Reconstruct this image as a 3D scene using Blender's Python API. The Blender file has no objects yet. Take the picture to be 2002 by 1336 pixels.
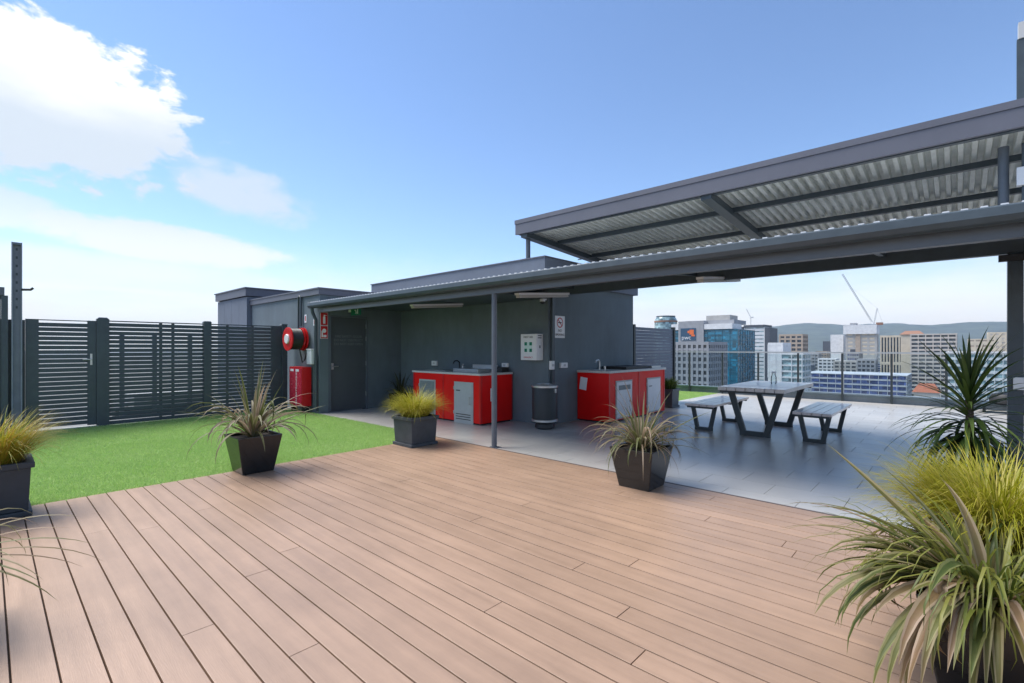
import bpy, bmesh, math, random
from mathutils import Vector, Matrix
import numpy as np
random.seed(7); np.random.seed(7)
R = math.radians
sc = bpy.context.scene
C = sc.collection

# ------------------------------------------------------------------ camera
cam = bpy.data.cameras.new('camera'); co = bpy.data.objects.new('camera', cam); C.objects.link(co)
cam.sensor_width = 36; cam.lens = 17.0; cam.shift_y = 0.0065
cam.clip_start = 0.05; cam.clip_end = 60000
co.location = (0, 0, 1.4); co.rotation_euler = (R(90), 0, R(42.6))
sc.camera = co

# ------------------------------------------------------------------ sun, sky, exposure
SUN_AZ = R(246)      # compass-like: direction the light comes from, measured from +Y clockwise
SUN_EL = R(58)
sun = bpy.data.lights.new('sun', 'SUN'); so = bpy.data.objects.new('sun', sun); C.objects.link(so)
sun.energy = 2.1; sun.angle = R(38); sun.color = (1, .96, .9)
d = Vector((math.sin(SUN_AZ)*math.cos(SUN_EL), math.cos(SUN_AZ)*math.cos(SUN_EL), math.sin(SUN_EL)))
so.rotation_euler = d.to_track_quat('Z', 'Y').to_euler()
sc.view_settings.view_transform = 'Standard'; sc.view_settings.look = 'None'
sc.view_settings.exposure = 1.5; sc.view_settings.gamma = 1
sc.render.engine = 'CYCLES'

w = bpy.data.worlds.new('World'); sc.world = w; w.use_nodes = True
wt = w.node_tree; wt.nodes.clear()
def wn(t, **k):
    n = wt.nodes.new(t)
    for a, b in k.items(): setattr(n, a, b)
    return n
def wl(a, b): wt.links.new(a, b)
def wm(op, a, b=None, c=None, clamp=False):
    n = wn('ShaderNodeMath', operation=op); n.use_clamp = clamp
    for i, v in enumerate((a, b, c)):
        if v is None: continue
        if isinstance(v, (int, float)): n.inputs[i].default_value = v
        else: wl(v, n.inputs[i])
    return n.outputs[0]
def wmix(f, a, b):
    n = wn('ShaderNodeMix', data_type='RGBA')
    if isinstance(f, (int, float)): n.inputs[0].default_value = f
    else: wl(f, n.inputs[0])
    for s, v in ((6, a), (7, b)):
        if isinstance(v, tuple): n.inputs[s].default_value = (*v, 1)
        else: wl(v, n.inputs[s])
    return n.outputs[2]
def wsm(v, lo, hi):
    n = wn('ShaderNodeMapRange', interpolation_type='SMOOTHSTEP')
    wl(v, n.inputs[0]); n.inputs[1].default_value = lo; n.inputs[2].default_value = hi
    n.inputs[3].default_value = 0; n.inputs[4].default_value = 1
    return n.outputs[0]
sky = wn('ShaderNodeTexSky', sky_type='NISHITA', sun_disc=False)
sky.sun_elevation = SUN_EL; sky.sun_rotation = SUN_AZ
sky.air_density = 1.0; sky.dust_density = 0.05; sky.ozone_density = 3.0; sky.altitude = 60
tc = wn('ShaderNodeTexCoord')
sep = wn('ShaderNodeSeparateXYZ'); wl(tc.outputs['Generated'], sep.inputs[0])
dx, dy, dz = sep.outputs
el = wm('MULTIPLY', wm('ARCSINE', dz), 180/math.pi)                        # degrees
az = wm('MULTIPLY', wm('ARCTAN2', wm('MULTIPLY', dx, -1), dy), 180/math.pi)   # degrees, + to the left of +Y
# fractal noise on the direction, flattened like cloud layers
sc3 = wn('ShaderNodeVectorMath', operation='MULTIPLY'); wl(tc.outputs['Generated'], sc3.inputs[0]); sc3.inputs[1].default_value = (1, 1, 2.0)
def noise(scale, detail, rough, off=0.0, dist=0.0):
    ad = wn('ShaderNodeVectorMath', operation='ADD'); wl(sc3.outputs[0], ad.inputs[0]); ad.inputs[1].default_value = (off, off*.7, off*.3)
    n = wn('ShaderNodeTexNoise'); n.inputs['Scale'].default_value = scale; n.inputs['Detail'].default_value = detail
    n.inputs['Roughness'].default_value = rough; n.inputs['Distortion'].default_value = dist; wl(ad.outputs[0], n.inputs['Vector'])
    return n.outputs[0]
n1 = noise(6.0, 9, .56, 3.1, .15); n2 = noise(2.2, 4, .5, 9.7); n3 = noise(11, 7, .6, 5.3); n4 = noise(19, 10, .62, 1.7, .3)
def blob(a0, e0, wa, we, amp, tilt=0.0):
    da = wm('DIVIDE', wm('SUBTRACT', az, a0), wa)
    e1 = wm('SUBTRACT', el, e0)
    if tilt: e1 = wm('ADD', e1, wm('MULTIPLY', wm('SUBTRACT', az, a0), tilt))
    de = wm('DIVIDE', e1, we)
    r2 = wm('ADD', wm('MULTIPLY', da, da), wm('MULTIPLY', de, de))
    return wm('ADD', wm('SUBTRACT', 1.0, r2), wm('ADD', wm('MULTIPLY', wm('SUBTRACT', n1, .5), amp), wm('MULTIPLY', wm('SUBTRACT', n4, .5), amp*.55)))
# individual cumulus banks in the left half of the view and others all round the sky
b1 = wsm(blob(95, 20.4, 23, 6.6, 2.6, -.06), -.02, .30)
b2 = wm('MULTIPLY', wsm(blob(72.5, 16.2, 7.5, 3.2, 3.2, -.22), -.15, .9), .85)
b3 = wm('MULTIPLY', wsm(blob(78, 10.0, 11, 2.1, 1.8, -.07), -.05, .5), .9)
b4 = wm('MULTIPLY', wsm(blob(91, 11.4, 6, 1.8, 1.8), -.05, .6), .75)
b6 = wm('MULTIPLY', wsm(blob(84, 7.2, 16, 1.6, 1.6), -.3, 1.0), .7)
rear = wsm(wm('ABSOLUTE', wm('SUBTRACT', az, 20)), 85, 110)          # ordinary scattered cloud behind the viewer
b5 = wm('MULTIPLY', wm('MULTIPLY', wsm(n2, .5, .68), wsm(el, 6, 16)), rear)
cum = wm('MAXIMUM', wm('MAXIMUM', b1, b2), wm('MAXIMUM', wm('MAXIMUM', b3, b6), wm('MAXIMUM', b4, b5)))
# low overcast sheet that closes towards the horizon
elj = wm('ADD', el, wm('MULTIPLY', wm('SUBTRACT', n3, .5), 5))
strat = wm('SUBTRACT', 1.0, wsm(elj, 1.0, 12.0))
strat = wm('POWER', strat, 1.15)
# cloud colours: sunlit top, greyer base
shade = wsm(wm('ADD', el, wm('MULTIPLY', wm('SUBTRACT', n1, .5), 6)), 18.5, 24.5)
ccol = wmix(shade, (.66, .74, .84), (1.05, 1.05, 1.04))
low = wsm(el, 9.0, 14.5)
ccol = wmix(low, (.90, .93, .97), ccol)
band = wsm(wm('ADD', el, wm('MULTIPLY', wm('SUBTRACT', n3, .5), 3)), 1.0, 5.0)
sc9 = wn('ShaderNodeVectorMath', operation='MULTIPLY'); wl(tc.outputs['Generated'], sc9.inputs[0]); sc9.inputs[1].default_value = (1, 1, 11)
n5n = wn('ShaderNodeTexNoise'); n5n.inputs['Scale'].default_value = 4.5; n5n.inputs['Detail'].default_value = 7; wl(sc9.outputs[0], n5n.inputs['Vector'])
streak = wsm(n5n.outputs[0], .38, .64)
scol = wmix(band, (1.06, 1.0, .93), (.89, .885, .88))
nm = wn('ShaderNodeVectorMath', operation='MULTIPLY'); wl(sky.outputs[0], nm.inputs[0]); nm.inputs[1].default_value = (.068, .0695, .0735)
bright = .41
def scale(c, s):
    n = wn('ShaderNodeVectorMath', operation='SCALE'); wl(c, n.inputs[0]); n.inputs['Scale'].default_value = s; return n.outputs[0]
scol = wmix(wm('MULTIPLY', streak, band), scol, (1.0, .98, .96))
c1 = wmix(strat, nm.outputs[0], scale(scol, bright))
c2 = wmix(wm('MULTIPLY', cum, wsm(el, 1, 5)), c1, scale(ccol, bright))
bg = wn('ShaderNodeBackground'); wl(c2, bg.inputs[0]); bg.inputs[1].default_value = 1.0
wo = wn('ShaderNodeOutputWorld'); wl(bg.outputs[0], wo.inputs[0])

# ------------------------------------------------------------------ helpers
def tag(o, label=None, cat=None, group=None, kind=None):
    if label: o['label'] = label
    if cat: o['category'] = cat
    if group: o['group'] = group
    if kind: o['kind'] = kind
    return o
def empty(name, loc=(0, 0, 0), rz=0, label=None, cat=None, group=None):
    o = bpy.data.objects.new(name, None); C.objects.link(o); o.empty_display_size = .1
    o.location = loc; o.rotation_euler = (0, 0, rz)
    return tag(o, label, cat, group)
def link(name, me, parent=None, loc=None):
    o = bpy.data.objects.new(name, me); C.objects.link(o)
    if parent is not None: o.parent = parent
    if loc is not None: o.location = loc
    return o
class MB:
    def __init__(s): s.v = []; s.f = []; s.smooth = False
    def add(s, vs, fs):
        n = len(s.v); s.v += [tuple(p) for p in vs]; s.f += [tuple(i+n for i in f) for f in fs]; return s
    def box(s, x0, x1, y0, y1, z0, z1):
        return s.add([(x0,y0,z0),(x1,y0,z0),(x1,y1,z0),(x0,y1,z0),(x0,y0,z1),(x1,y0,z1),(x1,y1,z1),(x0,y1,z1)],
            [(0,3,2,1),(4,5,6,7),(0,1,5,4),(1,2,6,5),(2,3,7,6),(3,0,4,7)])
    def frustum(s, c, a0, b0, a1, b1, z0, z1):     # rectangle half sizes at bottom and top
        x, y = c
        return s.add([(x-a0,y-b0,z0),(x+a0,y-b0,z0),(x+a0,y+b0,z0),(x-a0,y+b0,z0),(x-a1,y-b1,z1),(x+a1,y-b1,z1),(x+a1,y+b1,z1),(x-a1,y+b1,z1)],
            [(0,3,2,1),(4,5,6,7),(0,1,5,4),(1,2,6,5),(2,3,7,6),(3,0,4,7)])
    def bar(s, p, q, a, b, up=(0, 0, 1)):          # rectangular bar from p to q, full widths a (sideways) and b (up)
        p = Vector(p); q = Vector(q); t = (q-p).normalized(); u = Vector(up)
        if abs(t.dot(u)) > .98: u = Vector((0, 1, 0))
        sd = t.cross(u).normalized(); u = sd.cross(t).normalized()
        o = [sd*(i*a/2)+u*(j*b/2) for i, j in ((-1,-1),(1,-1),(1,1),(-1,1))]
        return s.add([p+k for k in o]+[q+k for k in o], [(0,3,2,1),(4,5,6,7),(0,1,5,4),(1,2,6,5),(2,3,7,6),(3,0,4,7)])
    def tube(s, pts, r, n=10, caps=True):
        pts = [Vector(p) for p in pts]; rings = []
        prev = None
        for i, p in enumerate(pts):
            t = (pts[min(i+1, len(pts)-1)]-pts[max(i-1, 0)]).normalized()
            a = prev if prev is not None else (Vector((1,0,0)) if abs(t.x) < .8 else Vector((0,1,0)))
            a = (a-t*a.dot(t)).normalized(); prev = a; b = t.cross(a)
            rr = r[i] if isinstance(r, (list, tuple)) else r
            rings.append([p+a*(rr*math.cos(2*math.pi*k/n))+b*(rr*math.sin(2*math.pi*k/n)) for k in range(n)])
        vs = [p for ring in rings for p in ring]; fs = []
        for i in range(len(pts)-1):
            for k in range(n):
                fs.append((i*n+k, i*n+(k+1) % n, (i+1)*n+(k+1) % n, (i+1)*n+k))
        if caps: fs += [tuple(range(n))[::-1], tuple((len(pts)-1)*n+k for k in range(n))]
        return s.add(vs, fs)
    def lathe(s, prof, c=(0, 0, 0), n=20, axis='z'):
        vs = []
        for r, h in prof:
            for k in range(n):
                a = 2*math.pi*k/n; x, y = r*math.cos(a), r*math.sin(a)
                vs.append((c[0]+x, c[1]+y, c[2]+h) if axis == 'z' else (c[0]+x, c[1]+h, c[2]+y) if axis == 'y' else (c[0]+h, c[1]+x, c[2]+y))
        fs = [(i*n+k, i*n+(k+1) % n, (i+1)*n+(k+1) % n, (i+1)*n+k) for i in range(len(prof)-1) for k in range(n)]
        fs += [tuple(range(n))[::-1], tuple((len(prof)-1)*n+k for k in range(n))]
        return s.add(vs, fs)
    def mesh(s, name, m, bevel=0, smooth=False):
        me = bpy.data.meshes.new(name); me.from_pydata(s.v, [], s.f)
        bm = bmesh.new(); bm.from_mesh(me)
        bmesh.ops.recalc_face_normals(bm, faces=bm.faces)
        if bevel: bmesh.ops.bevel(bm, geom=list(bm.edges), offset=bevel, segments=2, profile=.6, affect='EDGES', clamp_overlap=True)
        bm.to_mesh(me); bm.free()
        if m: me.materials.append(m)
        if smooth:
            for p in me.polygons: p.use_smooth = True
            try: me.set_sharp_from_angle(angle=R(35))
            except Exception: pass
        return me
    def build(s, name, m, parent=None, bevel=0, smooth=False, loc=None):
        return link(name, s.mesh(name, m, bevel, smooth), parent, loc)
def bx(name, m, parent, x0, x1, y0, y1, z0, z1, bevel=0): return MB().box(x0, x1, y0, y1, z0, z1).build(name, m, parent, bevel)

# ------------------------------------------------------------------ materials
def mat(name, col, rough=.6, metal=0, var=.12, scale=6, bump=0, bscale=60, objvar=0, spec=.5, coat=0, detail=5, stretch=(1,1,1), col2=None, dirt=0):
    m = bpy.data.materials.new(name); m.use_nodes = True; nt = m.node_tree; p = nt.nodes['Principled BSDF']
    p.inputs['Roughness'].default_value = rough; p.inputs['Metallic'].default_value = metal
    p.inputs['Specular IOR Level'].default_value = spec; p.inputs['Coat Weight'].default_value = coat
    t = nt.nodes.new('ShaderNodeTexCoord'); mp = nt.nodes.new('ShaderNodeMapping'); mp.inputs['Scale'].default_value = stretch
    geo = nt.nodes.new('ShaderNodeNewGeometry'); nt.links.new(geo.outputs['Position'], mp.inputs[0])
    n = nt.nodes.new('ShaderNodeTexNoise'); n.inputs['Scale'].default_value = scale; n.inputs['Detail'].default_value = detail; n.inputs['Roughness'].default_value = .65
    nt.links.new(mp.outputs[0], n.inputs['Vector'])
    r = nt.nodes.new('ShaderNodeValToRGB'); r.color_ramp.elements[0].position = .3; r.color_ramp.elements[1].position = .7
    c2 = col2 or tuple(min(1, c*(1+var)) for c in col)
    r.color_ramp.elements[0].color = (*[c*(1-var) for c in col], 1); r.color_ramp.elements[1].color = (*c2, 1)
    nt.links.new(n.outputs[0], r.inputs[0]); out = r.outputs[0]
    if dirt:
        n4 = nt.nodes.new('ShaderNodeTexNoise'); n4.inputs['Scale'].default_value = .9; n4.inputs['Detail'].default_value = 8; n4.inputs['Roughness'].default_value = .7
        nt.links.new(geo.outputs['Position'], n4.inputs['Vector'])
        mr = nt.nodes.new('ShaderNodeMapRange'); mr.inputs[1].default_value = .35; mr.inputs[2].default_value = .7; mr.inputs[3].default_value = 1-dirt; mr.inputs[4].default_value = 1+dirt*.5
        nt.links.new(n4.outputs[0], mr.inputs[0])
        v = nt.nodes.new('ShaderNodeVectorMath'); v.operation = 'SCALE'; nt.links.new(out, v.inputs[0]); nt.links.new(mr.outputs[0], v.inputs['Scale']); out = v.outputs[0]
    if objvar:
        oi = nt.nodes.new('ShaderNodeObjectInfo'); mr = nt.nodes.new('ShaderNodeMapRange')
        mr.inputs[3].default_value = 1-objvar; mr.inputs[4].default_value = 1+objvar
        nt.links.new(oi.outputs['Random'], mr.inputs[0])
        v = nt.nodes.new('ShaderNodeVectorMath'); v.operation = 'SCALE'; nt.links.new(out, v.inputs[0]); nt.links.new(mr.outputs[0], v.inputs['Scale']); out = v.outputs[0]
    nt.links.new(out, p.inputs['Base Color'])
    n2 = nt.nodes.new('ShaderNodeMapRange'); n2.inputs[3].default_value = max(.03, rough-.08); n2.inputs[4].default_value = min(1, rough+.1)
    nt.links.new(n.outputs[0], n2.inputs[0]); nt.links.new(n2.outputs[0], p.inputs['Roughness'])
    if bump:
        nb = nt.nodes.new('ShaderNodeTexNoise'); nb.inputs['Scale'].default_value = bscale; nb.inputs['Detail'].default_value = 6
        nt.links.new(mp.outputs[0], nb.inputs['Vector'])
        b = nt.nodes.new('ShaderNodeBump'); b.inputs['Strength'].default_value = bump; b.inputs['Distance'].default_value = .01
        nt.links.new(nb.outputs[0], b.inputs['Height']); nt.links.new(b.outputs[0], p.inputs['Normal'])
    return m
def leafmat(name, c1, c2, c3, rough=.5, trans=.35, objrand=True, nsc=14):
    m = bpy.data.materials.new(name); m.use_nodes = True; nt = m.node_tree; p = nt.nodes['Principled BSDF']
    p.inputs['Roughness'].default_value = rough
    geo = nt.nodes.new('ShaderNodeNewGeometry')
    src = nt.nodes.new('ShaderNodeObjectInfo').outputs['Random'] if objrand else geo.outputs['Random Per Island']
    n = nt.nodes.new('ShaderNodeTexNoise'); n.inputs['Scale'].default_value = nsc; n.inputs['Detail'].default_value = 4; nt.links.new(geo.outputs['Position'], n.inputs['Vector'])
    a = nt.nodes.new('ShaderNodeMath'); a.operation = 'MULTIPLY_ADD'; nt.links.new(n.outputs[0], a.inputs[0]); a.inputs[1].default_value = .6; a.inputs[2].default_value = -.3
    b = nt.nodes.new('ShaderNodeMath'); b.operation = 'ADD'; nt.links.new(a.outputs[0], b.inputs[0]); nt.links.new(src, b.inputs[1])
    r = nt.nodes.new('ShaderNodeValToRGB'); e = r.color_ramp.elements; e[0].color = (*c1, 1); e[1].color = (*c3, 1); k = e.new(.5); k.color = (*c2, 1)
    nt.links.new(b.outputs[0], r.inputs[0]); nt.links.new(r.outputs[0], p.inputs['Base Color'])
    t = nt.nodes.new('ShaderNodeBsdfTranslucent'); nt.links.new(r.outputs[0], t.inputs[0])
    mx = nt.nodes.new('ShaderNodeMixShader'); mx.inputs[0].default_value = trans
    nt.links.new(p.outputs[0], mx.inputs[1]); nt.links.new(t.outputs[0], mx.inputs[2])
    nt.links.new(mx.outputs[0], nt.nodes['Material Output'].inputs[0])
    return m
def glassmat(name, tint=(.9, .95, .95), refl=1.0):
    m = bpy.data.materials.new(name); m.use_nodes = True; nt = m.node_tree; nt.nodes.remove(nt.nodes['Principled BSDF'])
    tr = nt.nodes.new('ShaderNodeBsdfTransparent'); tr.inputs[0].default_value = (*tint, 1)
    gl = nt.nodes.new('ShaderNodeBsdfGlossy'); gl.inputs['Roughness'].default_value = .02
    fr = nt.nodes.new('ShaderNodeFresnel'); fr.inputs[0].default_value = 1.45
    mx = nt.nodes.new('ShaderNodeMixShader'); nt.links.new(fr.outputs[0], mx.inputs[0]); nt.links.new(tr.outputs[0], mx.inputs[1]); nt.links.new(gl.outputs[0], mx.inputs[2])
    nt.links.new(mx.outputs[0], nt.nodes['Material Output'].inputs[0]); return m

WALL = mat('painted_render_grey', (.135, .172, .195), .8, var=.12, scale=3, stretch=(1, 1, .3), bump=.25, bscale=90, dirt=.12)
WALL2 = mat('painted_panel_grey', (.145, .17, .215), .7, var=.06, scale=3, dirt=.12)
METAL = mat('slate_steel', (.055, .075, .09), .42, var=.12, scale=8, dirt=.15)
FASC = mat('fascia_steel', (.12, .125, .155), .5, var=.05, scale=2, dirt=.08)
POSTM = mat('post_paint', (.10, .12, .145), .4, var=.08, scale=6)
DOORM = mat('door_paint', (.075, .088, .1), .5, var=.06, scale=4)
ZINC = mat('galvanised_sheet', (.72, .74, .68), .5, var=.12, scale=7, dirt=.15)
SHEET = mat('roof_sheet_grey', (.42, .44, .46), .4, metal=.3, var=.1, scale=8)
DECK = mat('composite_board', (.365, .238, .160), .40, var=.11, scale=5, bump=.12, bscale=70, objvar=.055, stretch=(.25, 3, 1), dirt=.16, spec=.7)
JOIST = mat('dark_joist', (.035, .022, .017), .9)
TILE = mat('porcelain_tile', (.44, .425, .40), .32, var=.05, scale=2, objvar=.05, dirt=.06, spec=.7)
GROUT = mat('grout', (.09, .092, .098), .8)
TURF = mat('turf_backing', (.20, .32, .09), .9, var=.25, scale=9)
RED = mat('red_panel', (.80, .006, .005), .4, spec=.3, var=.05, scale=3, dirt=.06)
REDP = mat('red_gloss_plastic', (.6, .01, .012), .3, var=.05)
STEEL = mat('stainless', (.55, .56, .56), .32, metal=.75, var=.08, scale=9)
COUNTER = mat('counter_top', (.55, .55, .53), .35, var=.08, scale=14)
GREYDOOR = mat('grey_cabinet_door', (.42, .45, .44), .5, var=.05)
MESHG = mat('vent_grey', (.22, .25, .25), .6, var=.1)
WHITE = mat('white_plastic', (.75, .76, .77), .45, var=.04)
PAPER = mat('paper', (.8, .8, .82), .8, var=.03)
BLACK = mat('black_rubber', (.02, .021, .023), .5, var=.15)
BPOT = mat('black_gloss_pot', (.013, .014, .015), .2, var=.2, coat=.2)
GPOT = mat('charcoal_pot', (.06, .068, .078), .65, var=.2, scale=7, dirt=.2)
SOIL = mat('potting_soil', (.04, .03, .022), .95, var=.3, scale=30, bump=.6, bscale=80)
GREEN = mat('sign_green', (.0, .16, .09), .5, var=.03)
MINT = mat('cross_green', (.0, .19, .11), .5, var=.03)
SIGNRED = mat('sign_red', (.5, .012, .015), .5, var=.03)
DGREY = mat('sign_print', (.05, .05, .055), .6, var=.03)
FADED = mat('faded_print', (.17, .19, .2), .7, var=.05)
WOOD = mat('weathered_slat', (.66, .60, .57), .3, coat=.35, spec=.8, var=.14, scale=9, objvar=.06, stretch=(8, .6, 8), bump=.2)
BENCHW = mat('weathered_bench_slat', (.64, .55, .52), .3, coat=.35, spec=.8, var=.14, scale=9, objvar=.06, stretch=(8, .6, 8), bump=.2)
LEG = mat('leg_steel', (.03, .042, .047), .45, var=.15)
GLASS = glassmat('railing_glass', (.88, .93, .94))
TUBE = mat('light_diffuser', (.45, .45, .43), .5, var=.04)
LIGHTGREY = mat('pale_wall', (.5, .51, .52), .7, var=.05, dirt=.08)
FLAX = leafmat('flax_leaf', (.07, .10, .02), (.17, .16, .07), (.30, .22, .15), .55)
FLAXG = leafmat('flax_leaf_green', (.06, .09, .015), (.14, .14, .035), (.24, .15, .08), .55)
LIME = leafmat('lime_sedge', (.26, .27, .012), (.40, .38, .03), (.50, .42, .10), .5, .4, False)
GOLD = leafmat('gold_sedge', (.20, .23, .015), (.36, .33, .03), (.46, .27, .05), .5, .4, False)
CORD = leafmat('cordyline_leaf', (.02, .045, .008), (.05, .09, .02), (.10, .15, .04), .35, .25)
SHRUB = leafmat('shrub_leaf', (.03, .07, .01), (.08, .13, .02), (.14, .17, .04), .5, .3, False)
SHRUBY = leafmat('flax_basal', (.07, .10, .015), (.17, .19, .03), (.28, .26, .06), .5, .35, False)
DARKPL = leafmat('dark_leaf', (.012, .02, .008), (.03, .04, .015), (.06, .06, .03), .5, .2)
BLADE = leafmat('turf_blade', (.33, .53, .14), (.42, .60, .20), (.55, .68, .28), .55, .3, False, 1.3)
STRIPE = {'flax_leaf': leafmat('flax_margin', (.16, .17, .06), (.30, .26, .16), (.40, .30, .24), .55), 'flax_leaf_green': leafmat('flax_margin_olive', (.16, .18, .05), (.30, .27, .13), (.38, .27, .19), .55)}
TRUNK = mat('cordyline_trunk', (.07, .05, .035), .9, var=.3, scale=20, bump=.8, bscale=40)

# ------------------------------------------------------------------ terrace: slab, deck, tiles, lawn
slab = MB().box(-16.5, 6.5, -6, 15.75, -4.0, -.06).build('terrace_slab', mat('concrete', (.22, .23, .24), .85, dirt=.2)); tag(slab, kind='structure')
roofn = bx('roof_membrane', mat('membrane', (.20, .21, .22), .8, dirt=.2), None, -16.4, -11.46, -5.9, 15, -.058, -.03); tag(roofn, kind='structure')

DX0, DX1, DY1 = -6.06, 2.6, 4.8
deck = bx('deck', JOIST, None, DX0+.004, DX1, -1.95, DY1-.003, -.055, -.028); tag(deck, kind='structure')
pitch = .1433; BL = 6.6
row0 = 4.795
rng = random.Random(3)
meshes = {}
k = 0
while row0-(k+1)*pitch > -1.95:
    y1 = row0-k*pitch; y0 = y1-pitch+.0075
    x = DX0; first = rng.uniform(1.0, BL)
    cuts = [DX0]; c = DX0+first
    while c < DX1: cuts.append(c); c += BL
    cuts.append(DX1)
    for a, b in zip(cuts[:-1], cuts[1:]):
        L = round(b-a-.004, 3)
        if L < .15: continue
        if L not in meshes:
            meshes[L] = MB().box(0, L, 0, pitch-.0075, -.027, 0).mesh('board', DECK, bevel=.0022)
        link('board', meshes[L], deck, (a+.002, y0, -.0008*rng.random()))
    k += 1
trim = bx('edge_trim', mat('edge_trim', (.12, .10, .095), .5), deck, DX0, DX1, DY1+.001, DY1+.022, -.05, .001)

TP, TW = .41, .63
tf = MB()
tf.box(-10.05, 5.5, 4.826, 15.42, -.058, -.016)
tiles = tag(tf.build('tiled_floor', GROUT), kind='structure')
cells = []
j = 0
y = 4.828
rows = []
yy = 5.05-TP
while yy < 15.4:
    off = (-1.05 if j % 2 == 0 else -1.36)
    i0 = math.floor((-10.05-off)/TW)-1
    for i in range(i0, 40):
        xa = off+i*TW; xb = xa+TW-.004
        a = max(xa, -10.045); b = min(xb, 5.48); ya = max(yy, 4.828); yb = min(yy+TP-.004, 15.415)
        if b-a < .03 or yb-ya < .03: continue
        # footprint of the service building and far lawn
        if b < -5.45 and ya > 6.9: continue
        if a < -5.45 < b and ya > 6.95: a = -5.448
        if a > .55 and 6.95 < ya < 7.05 and False: continue
        cx_, cy_ = (a+b)/2, (ya+yb)/2
        dep = -.677*cx_+.736*cy_; lat = .736*cx_+.677*cy_
        vis = dep > .5 and abs(lat/dep) < 1.1
        cells.append((0 if vis else 1, cx_*cx_+cy_*cy_, a, b, ya, yb))
    yy += TP; j += 1
cells.sort()
tm = {}
for q, (vv, dd, a, b, ya, yb) in enumerate(cells[:300]):
    key = (round(b-a, 3), round(yb-ya, 3))
    if key not in tm: tm[key] = MB().box(0, key[0], 0, key[1], -.015, 0).mesh('tile', TILE, bevel=.0015)
    link('tile', tm[key], tiles, (a, ya, 0))
rest = MB()
for vv, dd, a, b, ya, yb in cells[300:]: rest.box(a, b, ya, yb, -.015, 0)
tag(rest.build('far_tiles', TILE, tiles), kind='stuff')

lawn = MB().box(-11.45, DX0-.004, -5.5, 4.822, -.058, -.012).build('lawn_backing', TURF); tag(lawn, kind='structure')
lawn2 = bx('far_lawn_backing', TURF, None, -9.0, -5.456, 12.3, 15.4, -.058, -.01); tag(lawn2, kind='structure')
def blades(name, rects, label):
    P = []
    for (x0, x1, y0, y1, n, h) in rects:
        r = np.random.rand(n, 6)
        x = x0+(x1-x0)*r[:, 0]; y = y0+(y1-y0)*r[:, 1]; a = r[:, 2]*2*np.pi; hh = h*(.6+.6*r[:, 3])
        wd = .0028; lean = hh*(.2+.7*r[:, 4]); b = r[:, 5]*2*np.pi
        v = np.zeros((n, 3, 3)); z0 = -.012
        v[:, 0] = np.stack([x-wd*np.cos(a), y-wd*np.sin(a), np.full(n, z0)], 1)
        v[:, 1] = np.stack([x+wd*np.cos(a), y+wd*np.sin(a), np.full(n, z0)], 1)
        v[:, 2] = np.stack([x+lean*np.cos(b), y+lean*np.sin(b), z0+hh], 1)
        P.append(v.reshape(-1, 3))
    P = np.concatenate(P); n = len(P)//3
    me = bpy.data.meshes.new(name); me.vertices.add(n*3); me.vertices.foreach_set('co', P.ravel())
    me.loops.add(n*3); me.loops.foreach_set('vertex_index', np.arange(n*3)); me.polygons.add(n)
    me.polygons.foreach_set('loop_start', np.arange(n)*3); me.polygons.foreach_set('loop_total', np.full(n, 3)); me.update(); me.validate()
    me.materials.append(BLADE)
    return tag(link(name, me), label, 'grass', kind='stuff')
blades('lawn_grass', [(-9.0, -6.052, -.6, 4.825, 190000, .030), (-11.4, -9.0, -1.5, 4.81, 110000, .032)], 'bright green artificial grass between the timber deck and the slatted fence')
blades('far_grass', [(-7.4, -5.46, 12.35, 15.38, 30000, .035)], 'small far patch of green grass beside the glass railing')

# ------------------------------------------------------------------ fences, left side
def slat_fence(f, x, y0, y1, z0, z1, pitch=.078, h=.066, t=.018, axis='y', m=METAL):
    n = int((z1-z0)/pitch)
    if axis == 'y': me = MB().box(-t/2, t/2, 0, y1-y0, 0, h).mesh('slat', m)
    for i in range(n):
        o = link('slat', me, f, (x, y0, z0+i*pitch+.012))
gate = empty('slatted_gate', (0, 0, 0), label='slatted steel gate with lever handle next to the tall slotted post', cat='gate')
slat_fence(gate, -11.40, .60, 1.22, .04, 1.88)
bx('stile', METAL, gate, -11.42, -11.38, .44, .60, .03, 1.89); bx('stile', METAL, gate, -11.42, -11.38, 1.22, 1.34, .03, 1.89)
bx('top_rail', METAL, gate, -11.418, -11.382, .602, 1.218, 1.872, 1.888)
hd = MB().box(-11.378, -11.365, 1.255, 1.285, 1.1, 1.3).build('lock_plate', STEEL, gate)
MB().tube([(-11.365, 1.27, 1.2), (-11.32, 1.27, 1.2), (-11.32, 1.15, 1.2)], .011).build('lever_handle', STEEL, gate, smooth=True)
bx('threshold', mat('sill', (.45, .45, .43), .7), gate, -11.46, -11.34, .42, 1.36, -.012, .012)
fence = empty('slatted_fence', (0, 0, 0), label='dark slatted screen fence standing behind the lawn', cat='fence')
for a, b in ((1.342, 1.52), (3.02, 3.16), (4.58, 4.70)):
    MB().box(-11.46, -11.35, a, b, -.012, 1.93).build('post', METAL, fence, bevel=.004)
    MB().frustum((-11.405, (a+b)/2), .06, .075, .045, .055, 1.931, 1.955).build('post_cap', METAL, fence)
slat_fence(fence, -11.41, 1.522, 3.018, -.01, 1.90); slat_fence(fence, -11.41, 3.162, 4.35, -.01, 1.90)
bx('top_rail', METAL, fence, -11.425, -11.395, 1.522, 3.018, 1.885, 1.905); bx('top_rail', METAL, fence, -11.425, -11.395, 3.162, 4.578, 1.885, 1.905)
bx('solid_panel', METAL, fence, -11.43, -11.385, 4.352, 4.578, .0, 1.884)
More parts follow.
